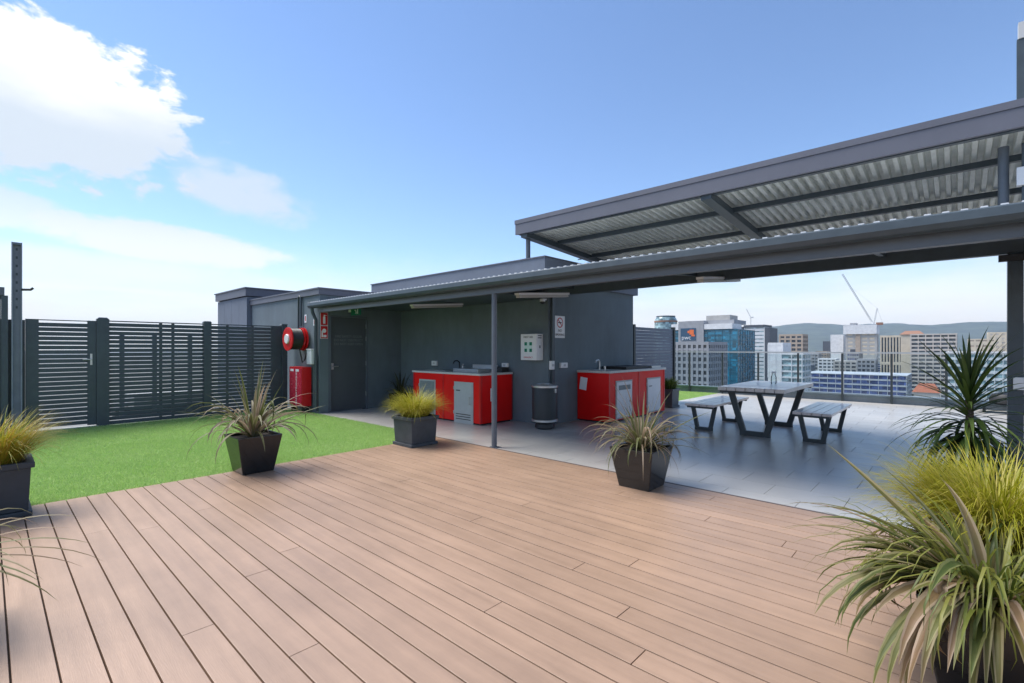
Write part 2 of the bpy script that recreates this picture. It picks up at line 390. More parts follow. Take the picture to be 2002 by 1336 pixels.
for yb in (2.28, 2.48, 3.45, 3.95): bx('stiffener', METAL, fence, -11.445, -11.424, yb, yb+.05, .03, 1.884)

bx('infill_panel', METAL, fence, -11.44, -11.41, .16, .438, .0, 1.87)
SLOTM = mat('galvanised_channel', (.22, .24, .29), .5)
sl = empty('slotted_post', (-11.33, .34, 0), label='tall slotted steel channel post rising above the left fence', cat='post')
MB().box(-.05, -.03, -.06, .06, -.012, 3.13).build('channel_web', SLOTM, sl); MB().box(-.029, .035, -.062, -.045, -.012, 3.13).build('channel_side', SLOTM, sl); MB().box(-.029, .035, .045, .062, -.012, 3.13).build('channel_side', SLOTM, sl)
bx('end_cap', WALL2, sl, -.029, .034, -.044, .044, 3.09, 3.128)
for i in range(0, 15, 2): bx('slot', METAL, sl, -.0295, -.0265, -.012, .012, 2.05+i*.068, 2.05+i*.068+.04)
MB().tube([(.03, .05, 2.36), (.03, .16, 2.37), (.03, .19, 2.40)], .02).build('bracket', BLACK, sl)
shed = empty('steel_shed', (-11.3, 0, 0), label='dark steel clad wall with cap trim at the left edge', cat='wall')
MB().box(-.9, -.04, -4.0, .16, -.012, 2.25).build('core', METAL, shed)
for i in range(18): bx('cladding_sheet', METAL, shed, -.039, -.018+.012*(i % 2), .16-(i+1)*.22, .158-i*.22, 0, 2.248)
bx('cap_trim', FASC, shed, -.95, .03, -4.05, .2, 2.252, 2.38)
bx('corner_post', METAL, shed, -.04, .01, .162, .24, -.012, 2.25)

# roof equipment seen through the slats
hv = empty('air_unit', (-13.2, 2.6, -.03), label='grey air conditioning frame seen through the fence slats', cat='air unit')
bx('casing', mat('hvac', (.42, .43, .44), .5), hv, -.5, .5, -.5, .9, .15, .42, .01); bx('plinth', BLACK, hv, -.45, .45, -.8, .8, 0, .148)
for yy in (-.75, -.2, .45): bx('frame_post', POSTM, hv, .52, .58, yy, yy+.08, 0, 1.75)

# ------------------------------------------------------------------ plant rooms behind the fence
A = empty('plant_room', (-14, 4.73, 0), label='pale panelled plant room box furthest left above the fence', cat='building')
for i in range(4):
    bx('wall_panel', WALL2, A, -2.4+i*.6, -2.4+i*.6+.592, 0, .06, -.03, 2.78)
for i in range(4):
    bx('wall_panel', WALL2, A, -.06, 0, .0605+i*.6, .0605+i*.6+.594, -.03, 2.78)
bx('core', WALL2, A, -2.39, -.062, .062, 3.0, -.03, 2.8)
bx('parapet_band', FASC, A, -2.46, .05, -.05, 3.1, 2.802, 3.0); bx('roof_cap', FASC, A, -2.49, .08, -.08, 3.13, 3.001, 3.03)
Bb = empty('stair_room', (-10.05, 4.84, 0), label='grey rendered stair room carrying the hose reel and corner door', cat='building')
# hose wall, y = 4.84 face; door wall, x = -10.05 face
MB().box(-3.9, 0, 0, .19, -.06, 2.55).build('front_wall', WALL, Bb)
MB().box(-.25, 0, .191, .23, -.06, 2.55).build('door_jamb', POSTM, Bb)
MB().box(-.25, 0, 1.15, 2.06, -.06, 2.55).build('side_wall', WALL, Bb)
MB().box(-.25, 0, .2305, 1.149, 2.12, 2.55).build('door_head', WALL, Bb)
MB().box(-3.9, -.252, .192, 2.06, 2.3, 2.55).build('roof_slab', WALL, Bb)
bx('parapet_band', FASC, Bb, -3.95, .04, -.04, 2.06, 2.552, 2.67); bx('roof_cap', FASC, Bb, -3.97, .06, -.06, 2.06, 2.671, 2.70)
door = bx('door', DOORM, Bb, -.10, -.05, .235, 1.145, .01, 2.115)
fr = MB(); fr.box(-.052, .008, .2302, .255, 0, 2.118); fr.box(-.052, .008, 1.125, 1.1488, 0, 2.118); fr.box(-.052, .008, .2555, 1.1245, 2.09, 2.1178)
fr.build('door_frame', POSTM, Bb)
hdl = MB().tube([(-.05, .31, 1.0), (-.005, .31, 1.0), (-.005, .43, 1.0)], .010); hdl.box(-.052, -.042, .285, .335, .93, 1.07); hdl.build('lever_handle', STEEL, door)
for z in (.35, 1.05, 1.62, 1.9): MB().tube([(-.04, 1.135, z-.05), (-.04, 1.135, z+.05)], .012).build('hinge', STEEL, door)
def text(s, size, m, parent, loc, rot, name='lettering', align='CENTER', sx=1.0):
    c = bpy.data.curves.new('t', 'FONT'); c.body = s; c.size = size; c.align_x = align; c.align_y = 'CENTER'; c.extrude = .0008
    o = bpy.data.objects.new('t', c); C.objects.link(o)
    me = bpy.data.meshes.new_from_object(o.evaluated_get(bpy.context.evaluated_depsgraph_get())); bpy.data.objects.remove(o)
    me.materials.clear(); me.materials.append(m)
    q = link(name, me, parent, loc); q.rotation_euler = rot; q.scale = (sx, 1, 1); return q
FX = (R(90), 0, R(90))      # reads from +X
FY = (R(90), 0, 0)          # reads from -Y
for i, s in enumerate(('FIRE SAFETY DOOR', 'DO NOT OBSTRUCT', 'DO NOT KEEP OPEN')):
    text(s, .075, FADED, door, (-.049, .70, 1.66-.085*i), FX)

# main block with parapet
Mb = empty('service_building', (-5.45, 6.9, 0), label='large grey rendered service building behind the red barbecue benches', cat='building')
MB().box(-5.62, 0, 0, .2, -.06, 2.5).build('front_wall', WALL, Mb)
MB().box(-.2, 0, .2005, 3.12, -.06, 2.5).build('side_wall', WALL, Mb)
MB().box(-5.62, -.2005, 2.92, 3.12, -.06, 2.5).build('rear_wall', WALL, Mb)
MB().box(-5.62, 0, 0, 3.12, 2.501, 2.6).build('roof_slab', WALL, Mb)
MB().box(-5.62, .08, -.2, 3.2, 2.601, 3.02).build('parapet', WALL2, Mb)
bx('coping', FASC, Mb, -5.64, .10, -.22, 3.22, 3.021, 3.04)
dp = MB().box(.002, .05, .06, .13, .0, 2.499).build('cable_duct', METAL, Mb)

# ------------------------------------------------------------------ lower awning
aw = empty('lower_awning', (0, 0, 0), label='long low awning with front gutter over the barbecue benches', cat='awning')
S = .084
def corr(x0, x1, y0, z0, y1, z1, p, h, m, name, parent, wave=False):
    vs = []; fs = []; n = int((x1-x0)/p)
    prof = [(q/8, .5-.5*math.cos(2*math.pi*q/8)) for q in range(8)] if wave else [(0, 0), (.30, 0), (.42, 1), (.80, 1), (.92, 0)]
    pts = [(x0+(i+a)*p, b*h) for i in range(n) for a, b in prof]
    for (x, z) in pts: vs += [(x, y0, z0+z), (x, y1, z1+z), (x, y0, z0+z-.002), (x, y1, z1+z-.002)]
    for i in range(len(pts)-1):
        a = i*4; b = a+4
        fs += [(a, b, b+1, a+1), (a+2, a+3, b+3, b+2), (a, a+2, b+2, b)]
    return MB().add(vs, fs).build(name, m, parent)
corr(-10.22, 3.2, 4.70, 2.366, 7.6, 2.366+S*2.9, .1, .024, SHEET, 'roof_sheet', aw)
cl = MB()
for i in range(134):
    x = -10.22+i*.1
    cl.add([(x+.036, 4.697, 2.366), (x+.086, 4.697, 2.366), (x+.079, 4.697, 2.3885), (x+.043, 4.697, 2.3885), (x+.036, 4.72, 2.366), (x+.086, 4.72, 2.366), (x+.079, 4.72, 2.3885), (x+.043, 4.72, 2.3885)],
        [(0, 1, 2, 3), (4, 7, 6, 5), (0, 4, 5, 1), (1, 5, 6, 2), (2, 6, 7, 3), (3, 7, 4, 0)])
tag(cl.build('rib_closers', WHITE, aw), kind='stuff')
g = MB(); gp = [(4.74, 2.36), (4.66, 2.372), (4.645, 2.36), (4.64, 2.30), (4.66, 2.262), (4.69, 2.25), (4.742, 2.25)]
vs = [(x, y, z) for x in (-10.22, 3.2) for y, z in gp]; n = len(gp)
g.add(vs, [(i, i+1, n+i+1, n+i) for i in range(n-1)]+[(n-1, 0, n, 2*n-1), tuple(range(n))[::-1], tuple(range(n, 2*n))])
g.build('gutter', METAL, aw)
bx('front_beam', POSTM, aw, -10.04, 3.2, 4.81, 4.89, 2.165, 2.262)
bx('back_beam', METAL, aw, -5.44, 3.2, 6.74, 6.82, 2.32, 2.50)
bx('ceiling_lining', METAL, aw, -10.04, -5.452, 4.892, 6.88, 2.295, 2.31).rotation_euler = (0, 0, 0)
for xb in (-9.0, -6.9, -4.8, -2.7, -.6, 1.5): MB().bar((xb, 4.895, 2.30), (xb, 6.735, 2.30+S*1.84), .05, .09).build('rafter', METAL, aw)
for yb in (5.5, 6.2): bx('purlin', METAL, aw, -5.40, 3.2, yb, yb+.05, 2.335+S*(yb-4.85), 2.36+S*(yb-4.85))
MB().tube([(-4.8, 4.85, 0), (-4.8, 4.85, 2.163)], .038, 20).build('round_post', POSTM, aw, smooth=True)
bx('base_plate', POSTM, aw, -4.87, -4.73, 4.828, 4.92, .001, .008)
MB().tube([(-10.12, 4.70, 2.25), (-10.12, 4.72, 2.15), (-10.12, 4.79, 2.0), (-10.12, 4.79, .05)], .035, 12).build('downpipe', METAL, aw, smooth=True)
rp = empty('square_column', (.42, 6.78, 0), label='square steel column carrying the awning at the right edge', cat='column')
MB().box(-.055, .055, -.055, .055, 0, 2.32).build('shaft', METAL, rp, bevel=.006); bx('base_plate', METAL, rp, -.1, .1, -.1, .1, .001, .012)
bx('cross_arm', BLACK, rp, -.12, .5, -.12, -.06, 2.24, 2.30)
bx('outlet_box', WHITE, rp, -.02, .06, -.10, -.056, 1.0, 1.12, .004)

# ------------------------------------------------------------------ upper roof
up = empty('upper_roof', (0, 0, 0), label='high skillion roof with deep grey fascia and ribbed underside', cat='roof')
S2 = -.068
bx('fascia', FASC, up, -5.95, 3.6, 6.56, 6.60, 3.475, 3.66); bx('fascia_capping', FASC, up, -5.96, 3.6, 6.55, 6.60, 3.663, 3.735)
MB().bar((-5.94, 6.602, 3.61), (-5.94, 9.7, 3.61+S2*3.1), .03, .24).build('barge_board', FASC, up)
corr(-5.92, 3.6, 6.602, 3.575, 9.7, 3.575+S2*3.1, .11, .06, ZINC, 'roof_sheet', up)
for xb in (-5.78, -2.5, .9): MB().bar((xb, 6.605, 3.465), (xb, 9.7, 3.465+S2*3.1), .14, .10).build('rafter', METAL, up)
for yb in (6.63, 7.5, 8.7, 9.6):
    z = 3.545+S2*(yb-6.6); bx('purlin', METAL, up, -5.7, 3.6, yb, yb+.07, z-.07, z)
for x, y in ((-5.83, 6.78), (.35, 7.0)):
    MB().tube([(x, y, 3.041 if x < 0 else 2.6), (x, y, 3.44)], .042, 16).build('post', POSTM, up, smooth=True)
    bx('base_plate', FASC, up, x-.09, x+.09, y-.065, y+.065, 3.0405 if x < 0 else 2.6, 3.052 if x < 0 else 2.612)
MB().tube([(-5.95, 8.55, 3.29), (-4.9, 8.55, 3.29)], .012).build('conduit', METAL, up)
ms = empty('mast', (.47, 6.95, 3.74), label='slim dark mast standing on the roof at the right edge', cat='mast')
bx('pole', METAL, ms, -.03, .03, -.03, .03, -.1, .72); bx('cap_box', LIGHTGREY, ms, -.02, .06, -.04, .04, .721, .88)
sw = empty('pale_wall', (.535, 6.95, 0), label='pale grey wall just behind the right hand column', cat='wall')
MB().box(0, 1.6, 0, .16, 0, 3.2).build('wall_face', LIGHTGREY, sw)
bx('service_box', WHITE, sw, -.10, .06, -.08, -.002, 3.0, 3.18, .006)
for i, zz in enumerate((1.0, 1.95, 2.25)): bx('joint_strip', METAL, sw, -.004, 1.5, -.006, -.001, zz, zz+.03)
MB().tube([(.03, -.03, .3), (.03, -.03, 3.3)], .018).build('conduit', LIGHTGREY, sw)
MB().tube([(-.05, -.04, 2.5), (-.05, -.04, 3.42)], .014).build('conduit', METAL, sw)

# ------------------------------------------------------------------ batten lights, camera, exit sign
def batten(p, q, label):
    t = empty('batten_light', p, label=label, cat='light', group='batten lights under the awning')
    v = Vector(q)-Vector(p)
    MB().bar((0, 0, .035), v+Vector((0, 0, .035)), .09, .03).build('housing', WHITE, t)
    MB().bar((0, 0.02, 0), v*.985, .075, .038).build('diffuser', TUBE, t)
batten((-7.35, 5.27, 2.15), (-7.35, 6.50, 2.25), 'white batten light above the left red barbecue bench')
batten((-4.75, 5.27, 2.16), (-4.75, 6.52, 2.265), 'white batten light just right of the round post')
batten((-2.35, 6.0, 2.235), (-2.35, 7.45, 2.39), 'white batten light poking out beyond the back beam')
bn_scale = .9
cc = empty('security_camera', (-5.50, 6.895, 2.26), label='small white dome security camera on the wall below a batten light', cat='camera')
MB().tube([(0, 0, .03), (0, -.09, .03)], .022).build('arm', WHITE, cc, smooth=True)
MB().lathe([(.045, 0), (.05, -.02), (.05, -.05)], (0, -.1, .03), 14).build('housing', WHITE, cc, smooth=True)
MB().lathe([(.043, 0), (.04, -.025), (.022, -.042), (.004, -.046)], (0, -.1, -.0205), 14).build('dome', BLACK, cc, smooth=True)
ex = empty('exit_sign', (-9.45, 5.35, 2.18), label='green running man exit sign under the awning by the door', cat='sign')
bx('panel', GREEN, ex, -.19, .19, -.012, .012, -.075, .085, .003); bx('mount', WHITE, ex, -.3, -.192, -.01, .01, .0, .085)
mn = MB(); y0 = -.0145
for p, q, t in (((.0,-.045),(.02,.0),.014),((.02,.0),(.0,.035),.02),((.02,.0),(.05,-.02),.014),((.05,-.02),(.045,-.05),.012),((.0,.035),(-.04,.02),.012),((.0,.03),(.04,.01),.012)):
    mn.bar((p[0], y0, p[1]), (q[0], y0, q[1]), t, .003, up=(0, 1, 0))
mn.lathe([(.013, -.0015), (.013, .0015)], (-.012, y0, .058), 12, axis='y')
mn.build('running_figure', WHITE, ex); bx('door_symbol', WHITE, ex, .07, .11, -.0145, -.0125, -.05, .06)

# ------------------------------------------------------------------ fire fighting gear on the hose wall
hr = empty('hose_reel', (-10.70, 4.84, 1.6), label='red fire hose reel with black hose on the grey wall', cat='hose reel')
def disc(y, m, name, r=.255):
    MB().lathe([(r-.03, -.012), (r, -.012), (r, .012), (r-.03, .012)], (0, y, 0), 36, axis='y').build(name, m, hr, smooth=True)
disc(-.40, REDP, 'front_disc'); disc(-.07, REDP, 'rear_disc'); disc(-.13, REDP, 'divider_disc', .245)
MB().lathe([(.095, -.03), (.105, -.02), (.105, .0)], (0, -.412, 0), 24, axis='y').build('hub_label', WHITE, hr, smooth=True)
hs = MB()
for k in range(9): 
    for lay in (.19, .218):
        yy = -.37+k*.026
        hs.tube([(lay*math.cos(a), yy, lay*math.sin(a)) for a in [2*math.pi*i/28 for i in range(29)]], .0135, 6, caps=False)
hs.build('hose_coil', BLACK, hr, smooth=True)
MB().lathe([(.17, -.39), (.17, -.08)], (0, 0, 0), 24, axis='y').build('drum', BLACK, hr, smooth=True)
MB().tube([(.0, -.07, 0), (0, 0, 0)], .04).build('axle', BLACK, hr)
MB().tube([(.10, -.2, -.2), (.12, -.16, -.4), (.08, -.12, -.52), (.15, -.1, -.46), (.2, -.08, -.3)], .013, 8).build('hose_tail', BLACK, hr, smooth=True)
MB().tube([(.22, -.06, -.28), (.22, -.06, -.5)], [.02, .012]).build('nozzle', STEEL, hr, smooth=True)
pp = empty('water_pipe', (-11.0, 4.80, 1.6), label='thin bent grey pipe running up above the hose reel', cat='pipe')
MB().tube([(0, 0, .25), (0, 0, .92), (.03, 0, .97), (.09, 0, .97), (.12, 0, .93), (.12, 0, .3)], .022, 10).build('pipe_run', METAL, pp, smooth=True)
fc = empty('extinguisher_cabinet', (-10.36, 4.66, .1), label='red fire extinguisher cabinet standing below the hose reel', cat='cabinet')
MB().box(-.64, 0, -.06, .14, .04, .89).build('body', REDP, fc, bevel=.003)
bx('door_panel', mat('cabinet_door', (.5, .02, .05), .25), fc, -.62, -.02, -.072, -.0605, .07, .86, .003)
for x in (-.60, -.06): bx('foot', BLACK, fc, x, x+.04, -.04, .1, -.1, .039)
q = text('FIRE EXTINGUISHER', .085, WHITE, fc, (-.26, -.0735, .45), (R(90), R(-90), 0))
for x in (-.56, -.30): bx('sticker', PAPER, fc, x, x+.16, -.0735, -.0722, .79, .84)
wb = empty('reel_box', (-10.32, 4.74, 1.05), label='white plastic box on the wall above the red cabinet', cat='box')
MB().box(-.1, .12, -.02, .095, 0, .31).build('case', WHITE, wb, bevel=.015); bx('lid', WHITE, wb, -.11, .13, -.03, .095, .311, .335, .006)
def firesign(z, label, kind):
    t = empty('fire_sign', (-10.045, 4.935, z), label=label, cat='sign', group='red fire location signs')
    bx('plate', WHITE, t, -.003, .003, -.085, .085, -.14, .14); bx('red_field', SIGNRED, t, .0035, .005, -.078, .078, -.133, .133)
    m = MB()
    if kind == 0:
        m.box(.0055, .007, -.025, .025, -.10, .05); m.box(.0055, .007, -.012, .012, .051, .09); m.box(.0055, .007, .0125, .05, .07, .085)
    else:
        m.lathe([(.045, 0), (.045, .0015)], (.0055, 0, .03), 20, axis='x'); m.box(.0055, .007, -.06, -.03, -.11, .03); m.box(.0055, .007, -.02, .05, -.11, -.06)
    m.build('symbol', WHITE, t)
firesign(2.03, 'upper red fire extinguisher sign on the door corner', 0); firesign(1.745, 'lower red hose reel sign on the door corner', 1)
for x, z, l in ((-10.72, 2.06, 'small white numbered label on the hose wall left of the downpipe'), (-10.28, 1.98, 'small white tag on the hose wall hard by the downpipe')):
    t = empty('wall_label', (x, 4.836, z), label=l, cat='label')
    bx('plate', WHITE, t, -.05, .05, -.003, .003, -.09, .09); bx('print', SIGNRED, t, -.02, .02, -.0045, -.0033, -.05, .06)

# ------------------------------------------------------------------ barbecue benches
def bench_front_door(t, x0, x1, z0, z1, y, m, frame, vent=None, name='door'):
    bx('door_frame', frame, t, x0, x1, y-.012, y-.001, z0, z1); dd = bx(name, m, t, x0+.03, x1-.03, y-.018, y-.0125, z0+.03, z1-.03)
    return dd
q1 = empty('barbecue_bench', (-8.33, 6.03, 0), label='left red barbecue bench with steel top against the dark wall', cat='barbecue')
W1, D1, H1 = 2.02, .84, .90
MB().box(0, W1, 0, D1, .03, H1).build('body', RED, q1, bevel=.004); bx('kick_plate', BLACK, q1, .03, W1-.03, .03, D1-.03, 0, .029)
MB().box(-.02, W1+.02, -.03, D1, H1+.001, H1+.04).build('counter_top', COUNTER, q1, bevel=.006)
dd = bench_front_door(q1, .21, .73, .06, .77, 0, MESHG, GREYDOOR)
for i in range(16): bx('louvre', MESHG, dd, .26, .68, -.024, -.0185, .115+i*.038, .135+i*.038)
dd = bench_front_door(q1, 1.30, 1.83, .0, .77, 0, GREYDOOR, GREYDOOR)
for i in range(3): bx('louvre', BLACK, dd, 1.36, 1.77, -.021, -.0185, .07+i*.045, .085+i*.045)
bx('lock', BLACK, dd, 1.37, 1.48, -.024, -.0185, .60, .618)
hb = MB().box(1.05, 1.75, .18, .68, H1+.041, H1+.10).build('hot_plate', STEEL, q1, bevel=.006)
bx('splash_guard', STEEL, q1, 1.05, 1.75, .70, .72, H1+.041, H1+.17)
bx('sink_rim', STEEL, q1, .25, .8, .2, .65, H1+.041, H1+.048)
MB().tube([(.62, .72, H1+.04), (.62, .72, H1+.2), (.62, .66, H1+.24), (.62, .58, H1+.23), (.62, .55, H1+.18)], .014, 10).build('tap', BLACK, q1, smooth=True)
MB().tube([(.74, .70, H1+.04), (.74, .70, H1+.14), (.80, .66, H1+.16)], .018, 10).build('mixer', STEEL, q1, smooth=True)
MB().box(1.72, 1.96, .62, .8, H1+.041, H1+.13).build('tool_tray', BLACK, q1)
for i, x in enumerate((1.55, 1.64)): MB().tube([(x, .76, H1+.04), (x, .76, H1+.2)], .01).build('gas_knob', STEEL, q1)
for x in (.0, .95, 1.98): bx('edge_trim', REDP, q1, x, x+.04, -.006, -.001, .03, H1)
for z in (.16, .62): bx('hinge', STEEL, q1, 1.285, 1.30, -.02, -.002, z, z+.06); bx('hinge', STEEL, q1, .195, .21, -.02, -.002, z, z+.06)
MB().tube([(1.76, -.02, .36), (1.76, -.05, .38), (1.76, -.05, .48), (1.76, -.02, .50)], .006, 6).build('pull_handle', STEEL, q1)
for y in (.0, .40, .80): bx('edge_trim', REDP, q1, W1+.001, W1+.006, y, y+.035, .03, H1)
pn = tag(bx('paper_notice', PAPER, None, -6.302, -6.299, 6.27, 6.42, .42, .66), 'white paper notice on the side of the left red bench', 'notice')
q2 = empty('barbecue_bench', (-4.74, 7.80, 0), label='right red barbecue bench with two pale doors near the tables', cat='barbecue')
MB().box(-.70, 0, 0, 2.32, .03, .93).build('body', RED, q2, bevel=.004); bx('kick_plate', BLACK, q2, -.68, -.03, .03, 2.29, 0, .029)
MB().box(-.705, .03, -.02, 2.34, .931, .975).build('counter_top', COUNTER, q2, bevel=.006)
def side_door(y0, y1):
    bx('door_frame', GREYDOOR, q2, .001, .012, y0, y1, .05, .78); return bx('door', WHITE, q2, .0125, .02, y0+.03, y1-.03, .08, .75)
for y in (.0, 1.14, 2.28): bx('edge_trim', REDP, q2, .001, .006, y, y+.04, .03, .93)
for y in (.225, 1.465):
    for z in (.16, .62): bx('hinge', STEEL, q2, .002, .018, y, y+.014, z, z+.06)
dd = side_door(.24, .86); bx('vent', MESHG, dd, .0205, .024, .33, .77, .60, .69); bx('lock', BLACK, dd, .0205, .03, .74, .76, .36, .39)
dd = side_door(1.48, 2.10); bx('lock', BLACK, dd, .0205, .026, 1.56, 1.68, .60, .615)
hb = MB().box(-.62, -.06, .75, 1.75, .976, 1.03).build('hot_plate', BLACK, q2, bevel=.006); bx('plate_rim', STEEL, q2, -.66, -.03, 1.78, 2.2, .976, 1.02)
MB().tube([(-.42, .35, .975), (-.42, .35, 1.13), (-.42, .31, 1.17), (-.42, .22, 1.16), (-.42, .20, 1.12)], .016, 10).build('tap', STEEL, q2, smooth=True)
MB().tube([(-.30, .35, .975), (-.30, .35, 1.05)], .02, 10).build('mixer', STEEL, q2)
pn = tag(MB().box(-.08, .08, -.0015, .0015, -.12, .12).build('paper_notice', PAPER), 'tilted white paper notice taped on the right red bench', 'notice')
pn.location = (-5.30, 7.797, .72); pn.rotation_euler = (0, R(8), 0)

# ------------------------------------------------------------------ wall fittings
fa = empty('first_aid_cabinet', (-5.76, 6.9, 1.18), label='white first aid cabinet with green cross panel on the grey wall', cat='cabinet')
MB().box(-.19, .19, -.19, 0, 0, .48).build('case', WHITE, fa, bevel=.008)
bx('door_panel', WHITE, fa, -.18, .18, -.197, -.1905, .012, .468)
for a in (-.09, .03):
    for b in (.15, .27): bx('green_corner', MINT, fa, a, a+.06, -.2005, -.1975, b, b+.06)
bx('cross_field', mat('pale_mint', (.55, .72, .66), .6), fa, -.09, .09, -.1985, -.1973, .15, .33)
text('FIRST AID', .052, DGREY, fa, (0, -.199, .42), FY); text('EMERGENCY', .038, SIGNRED, fa, (0, -.199, .05), FY)
for z in (.40, .44): bx('vent_slot', DGREY, fa, .1905, .192, -.15, -.05, z, z+.015)
bx('latch', DGREY, fa, .1905, .2, -.11, -.09, .22, .27)
ns = empty('no_smoking_sign', (-5.447, 7.24, 1.795), label='white no smoking sign on the grey side wall', cat='sign')
bx('plate', WHITE, ns, 0, .004, -.15, .15, -.205, .205)
m = MB(); m.add([(.005, .095*s*math.cos(a), .08+.095*s*math.sin(a)) for a in [2*math.pi*i/28 for i in range(28)] for s in (1, .8)],
    [(2*i, 2*((i+1) % 28), 2*((i+1) % 28)+1, 2*i+1) for i in range(28)])
m.bar((.0055, -.06, .14), (.0055, .06, .02), .018, .001, up=(1, 0, 0)); m.build('prohibition_ring', SIGNRED, ns)
bx('cigarette', DGREY, ns, .0045, .006, -.055, .05, .07, .09)
text('NO', .07, DGREY, ns, (.006, 0, -.07), FX); text('SMOKING', .062, DGREY, ns, (.006, 0, -.145), FX)
for (x, y, z, w, h, l, face) in ((-8.70, 6.9, 1.06, .09, .055, 'white power socket above the left end of the red bench', 'y'), (-6.50, 6.9, 1.07, .08, .04, 'white power socket above the right end of the left bench', 'y'),
        (-5.452, 7.32, 1.08, .10, .05, 'white double power socket beside the right red bench', 'x'), (-5.448, 6.96, 1.09, .05, .08, 'white isolator switch below the cable duct over the bin', 'x')):
    t = empty('power_socket', (x, y, z), label=l, cat='socket')
    if face == 'y': MB().box(-w, w, -.05, 0, -h, h).build('box', WHITE, t, bevel=.01); bx('switch', LIGHTGREY, t, -.03, .03, -.056, -.0505, -.02, .02)
    else: MB().box(.003, .06, -w, w, -h, h).build('box', WHITE, t, bevel=.01); bx('switch', LIGHTGREY, t, .0605, .066, -.03, .03, -.02, .02)
bn = empty('litter_bin', (-5.30, 6.61, 0), label='dark rounded litter bin with steel bands by the wall corner', cat='bin')
MB().lathe([(.15, 0), (.19, .02), (.19, .06), (.16, .11)], n=28).build('base', BLACK, bn, smooth=True)
MB().lathe([(.235, .111), (.245, .12), (.245, .70), (.235, .72)], n=32).build('body', mat('bin_black', (.022, .028, .032), .5), bn, smooth=True)
for z in (.125, .70): MB().lathe([(.247, z), (.258, z+.008), (.258, z+.035), (.247, z+.043)], n=32).build('band', STEEL, bn, smooth=True)
MB().lathe([(.20, .722), (.21, .745), (.14, .76), (.13, .74)], n=32).build('lid_ring', STEEL, bn, smooth=True)
bx('hinge', STEEL, bn, .2, .27, -.02, .02, .62, .69)

bn.scale = (bn_scale, bn_scale, 1.02)
# ------------------------------------------------------------------ table and benches
def frame(t, xc, y, top, bot, zt, w, dpt):
    m = MB()
    a = w/2
    for s in (-1, 1): m.bar((xc+s*bot, y, .0+w*.5), (xc+s*top, y, zt), dpt, w, up=(1, 0, 0))
    m.box(xc-bot-w*.62, xc+bot+w*.62, y-dpt/2-.001, y+dpt/2+.001, .001, w*.9)
    m.box(xc-top-.03, xc+top+.03, y-dpt/2-.001, y+dpt/2+.001, zt-.012, zt)
    return m.build('leg_frame', LEG, t)
def slab_table(name, label, cat, xc, x0, x1, y0, y1, z, th, ns, legs, m, group=None):
    t = empty(name, (xc, 0, 0), label=label, cat=cat, group=group)
    w = (x1-x0)/ns
    me = MB().box(0, w-.008, 0, y1-y0, 0, th).mesh('slat', m, bevel=.005)
    for i in range(ns): link('slat', me, t, (x0-xc+i*w+.004, y0, z-th))
    for (y, top, bot, wd, dp_) in legs: frame(t, 0, y, top, bot, z-th-.0005, wd, dp_)
    for y in (y0+.02, (y0+y1)/2, y1-.06): bx('batten', LEG, t, x0-xc+.03, x1-xc-.03, y, y+.04, z-th-.031, z-th-.001)
    return t
slab_table('picnic_table', 'grey timber picnic table on dark trapezoid steel legs', 'table', -2.36, -2.86, -1.88, 8.04, 10.0, .78, .06, 7, ((8.27, .37, .17, .085, .06), (9.66, .37, .17, .085, .06)), WOOD)
slab_table('picnic_bench', 'timber bench left of the picnic table, nearer the red bench', 'bench', -3.18, -3.43, -2.93, 8.1, 9.9, .46, .04, 4, ((8.3, .19, .11, .06, .05), (9.62, .19, .11, .06, .05)), BENCHW, 'picnic benches')
slab_table('picnic_bench', 'timber bench right of the picnic table, nearer the big plants', 'bench', -1.55, -1.80, -1.30, 8.1, 9.9, .46, .04, 4, ((8.3, .19, .11, .06, .05), (9.62, .19, .11, .06, .05)), BENCHW, 'picnic benches')
jar = empty('glass_jar', (-2.35, 9.3, .781), label='small clear glass jar standing on the picnic table', cat='jar')
MB().lathe([(.04, 0), (.045, .01), (.045, .12), (.03, .15), (.03, .18)], n=16).build('jar_body', GLASS, jar, smooth=True)
MB().lathe([(.035, 0), (.035, .03)], (0, 0, .181), 16).build('lid', WHITE, jar, smooth=True)

# ------------------------------------------------------------------ side screen, kerb, glass railing
ss = empty('side_screen', (-5.5, 10.05, 0), label='grey slatted privacy screen beyond the service building', cat='screen')
for y in (.02, 2.16): MB().box(-.05, .05, y, y+.08, 0, 1.95).build('post', LEG, ss, bevel=.004)
me = MB().box(-.012, .012, .102, 2.158, 0, .068).mesh('slat', WALL2)
for i in range(25): link('slat', me, ss, (0, 0, .05+i*.074))
kb = bx('kerb', mat('kerb_paint', (.22, .26, .29), .7, dirt=.15), None, -9.0, 5.5, 15.425, 15.62, -.06, .17); tag(kb, kind='structure')
kt = bx('kerb_flashing', mat('flashing', (.6, .62, .64), .5), kb, -9.0, 5.5, 15.42, 15.64, .171, .20)
rl = empty('glass_railing', (0, 15.35, 0), label='glass balustrade with slim dark posts overlooking the city', cat='railing')
xs = [-8.4, -7.37, -6.34, -5.31, -4.29, -3.26, -2.23, -1.20, -.18, .85]
pm = MB().box(-.025, .025, -.02, .02, 0, 1.26).mesh('post', LEG, bevel=.003)
for i, x in enumerate(xs):
    link('post', pm, rl, (x, 0, 0))
    if i < len(xs)-1: bx('glass_pane', GLASS, rl, x+.04, xs[i+1]-.04, -.005, .005, .12, 1.245)
bx('top_rail', mat('rail_alloy', (.42, .45, .47), .4, metal=.4), rl, xs[0]-.05, xs[-1]+.05, -.03, .03, 1.262, 1.30)
ot = empty('garden_ottoman', (.82, 14.85, 0), label='low black rounded seat near the right end of the glass railing', cat='seat')
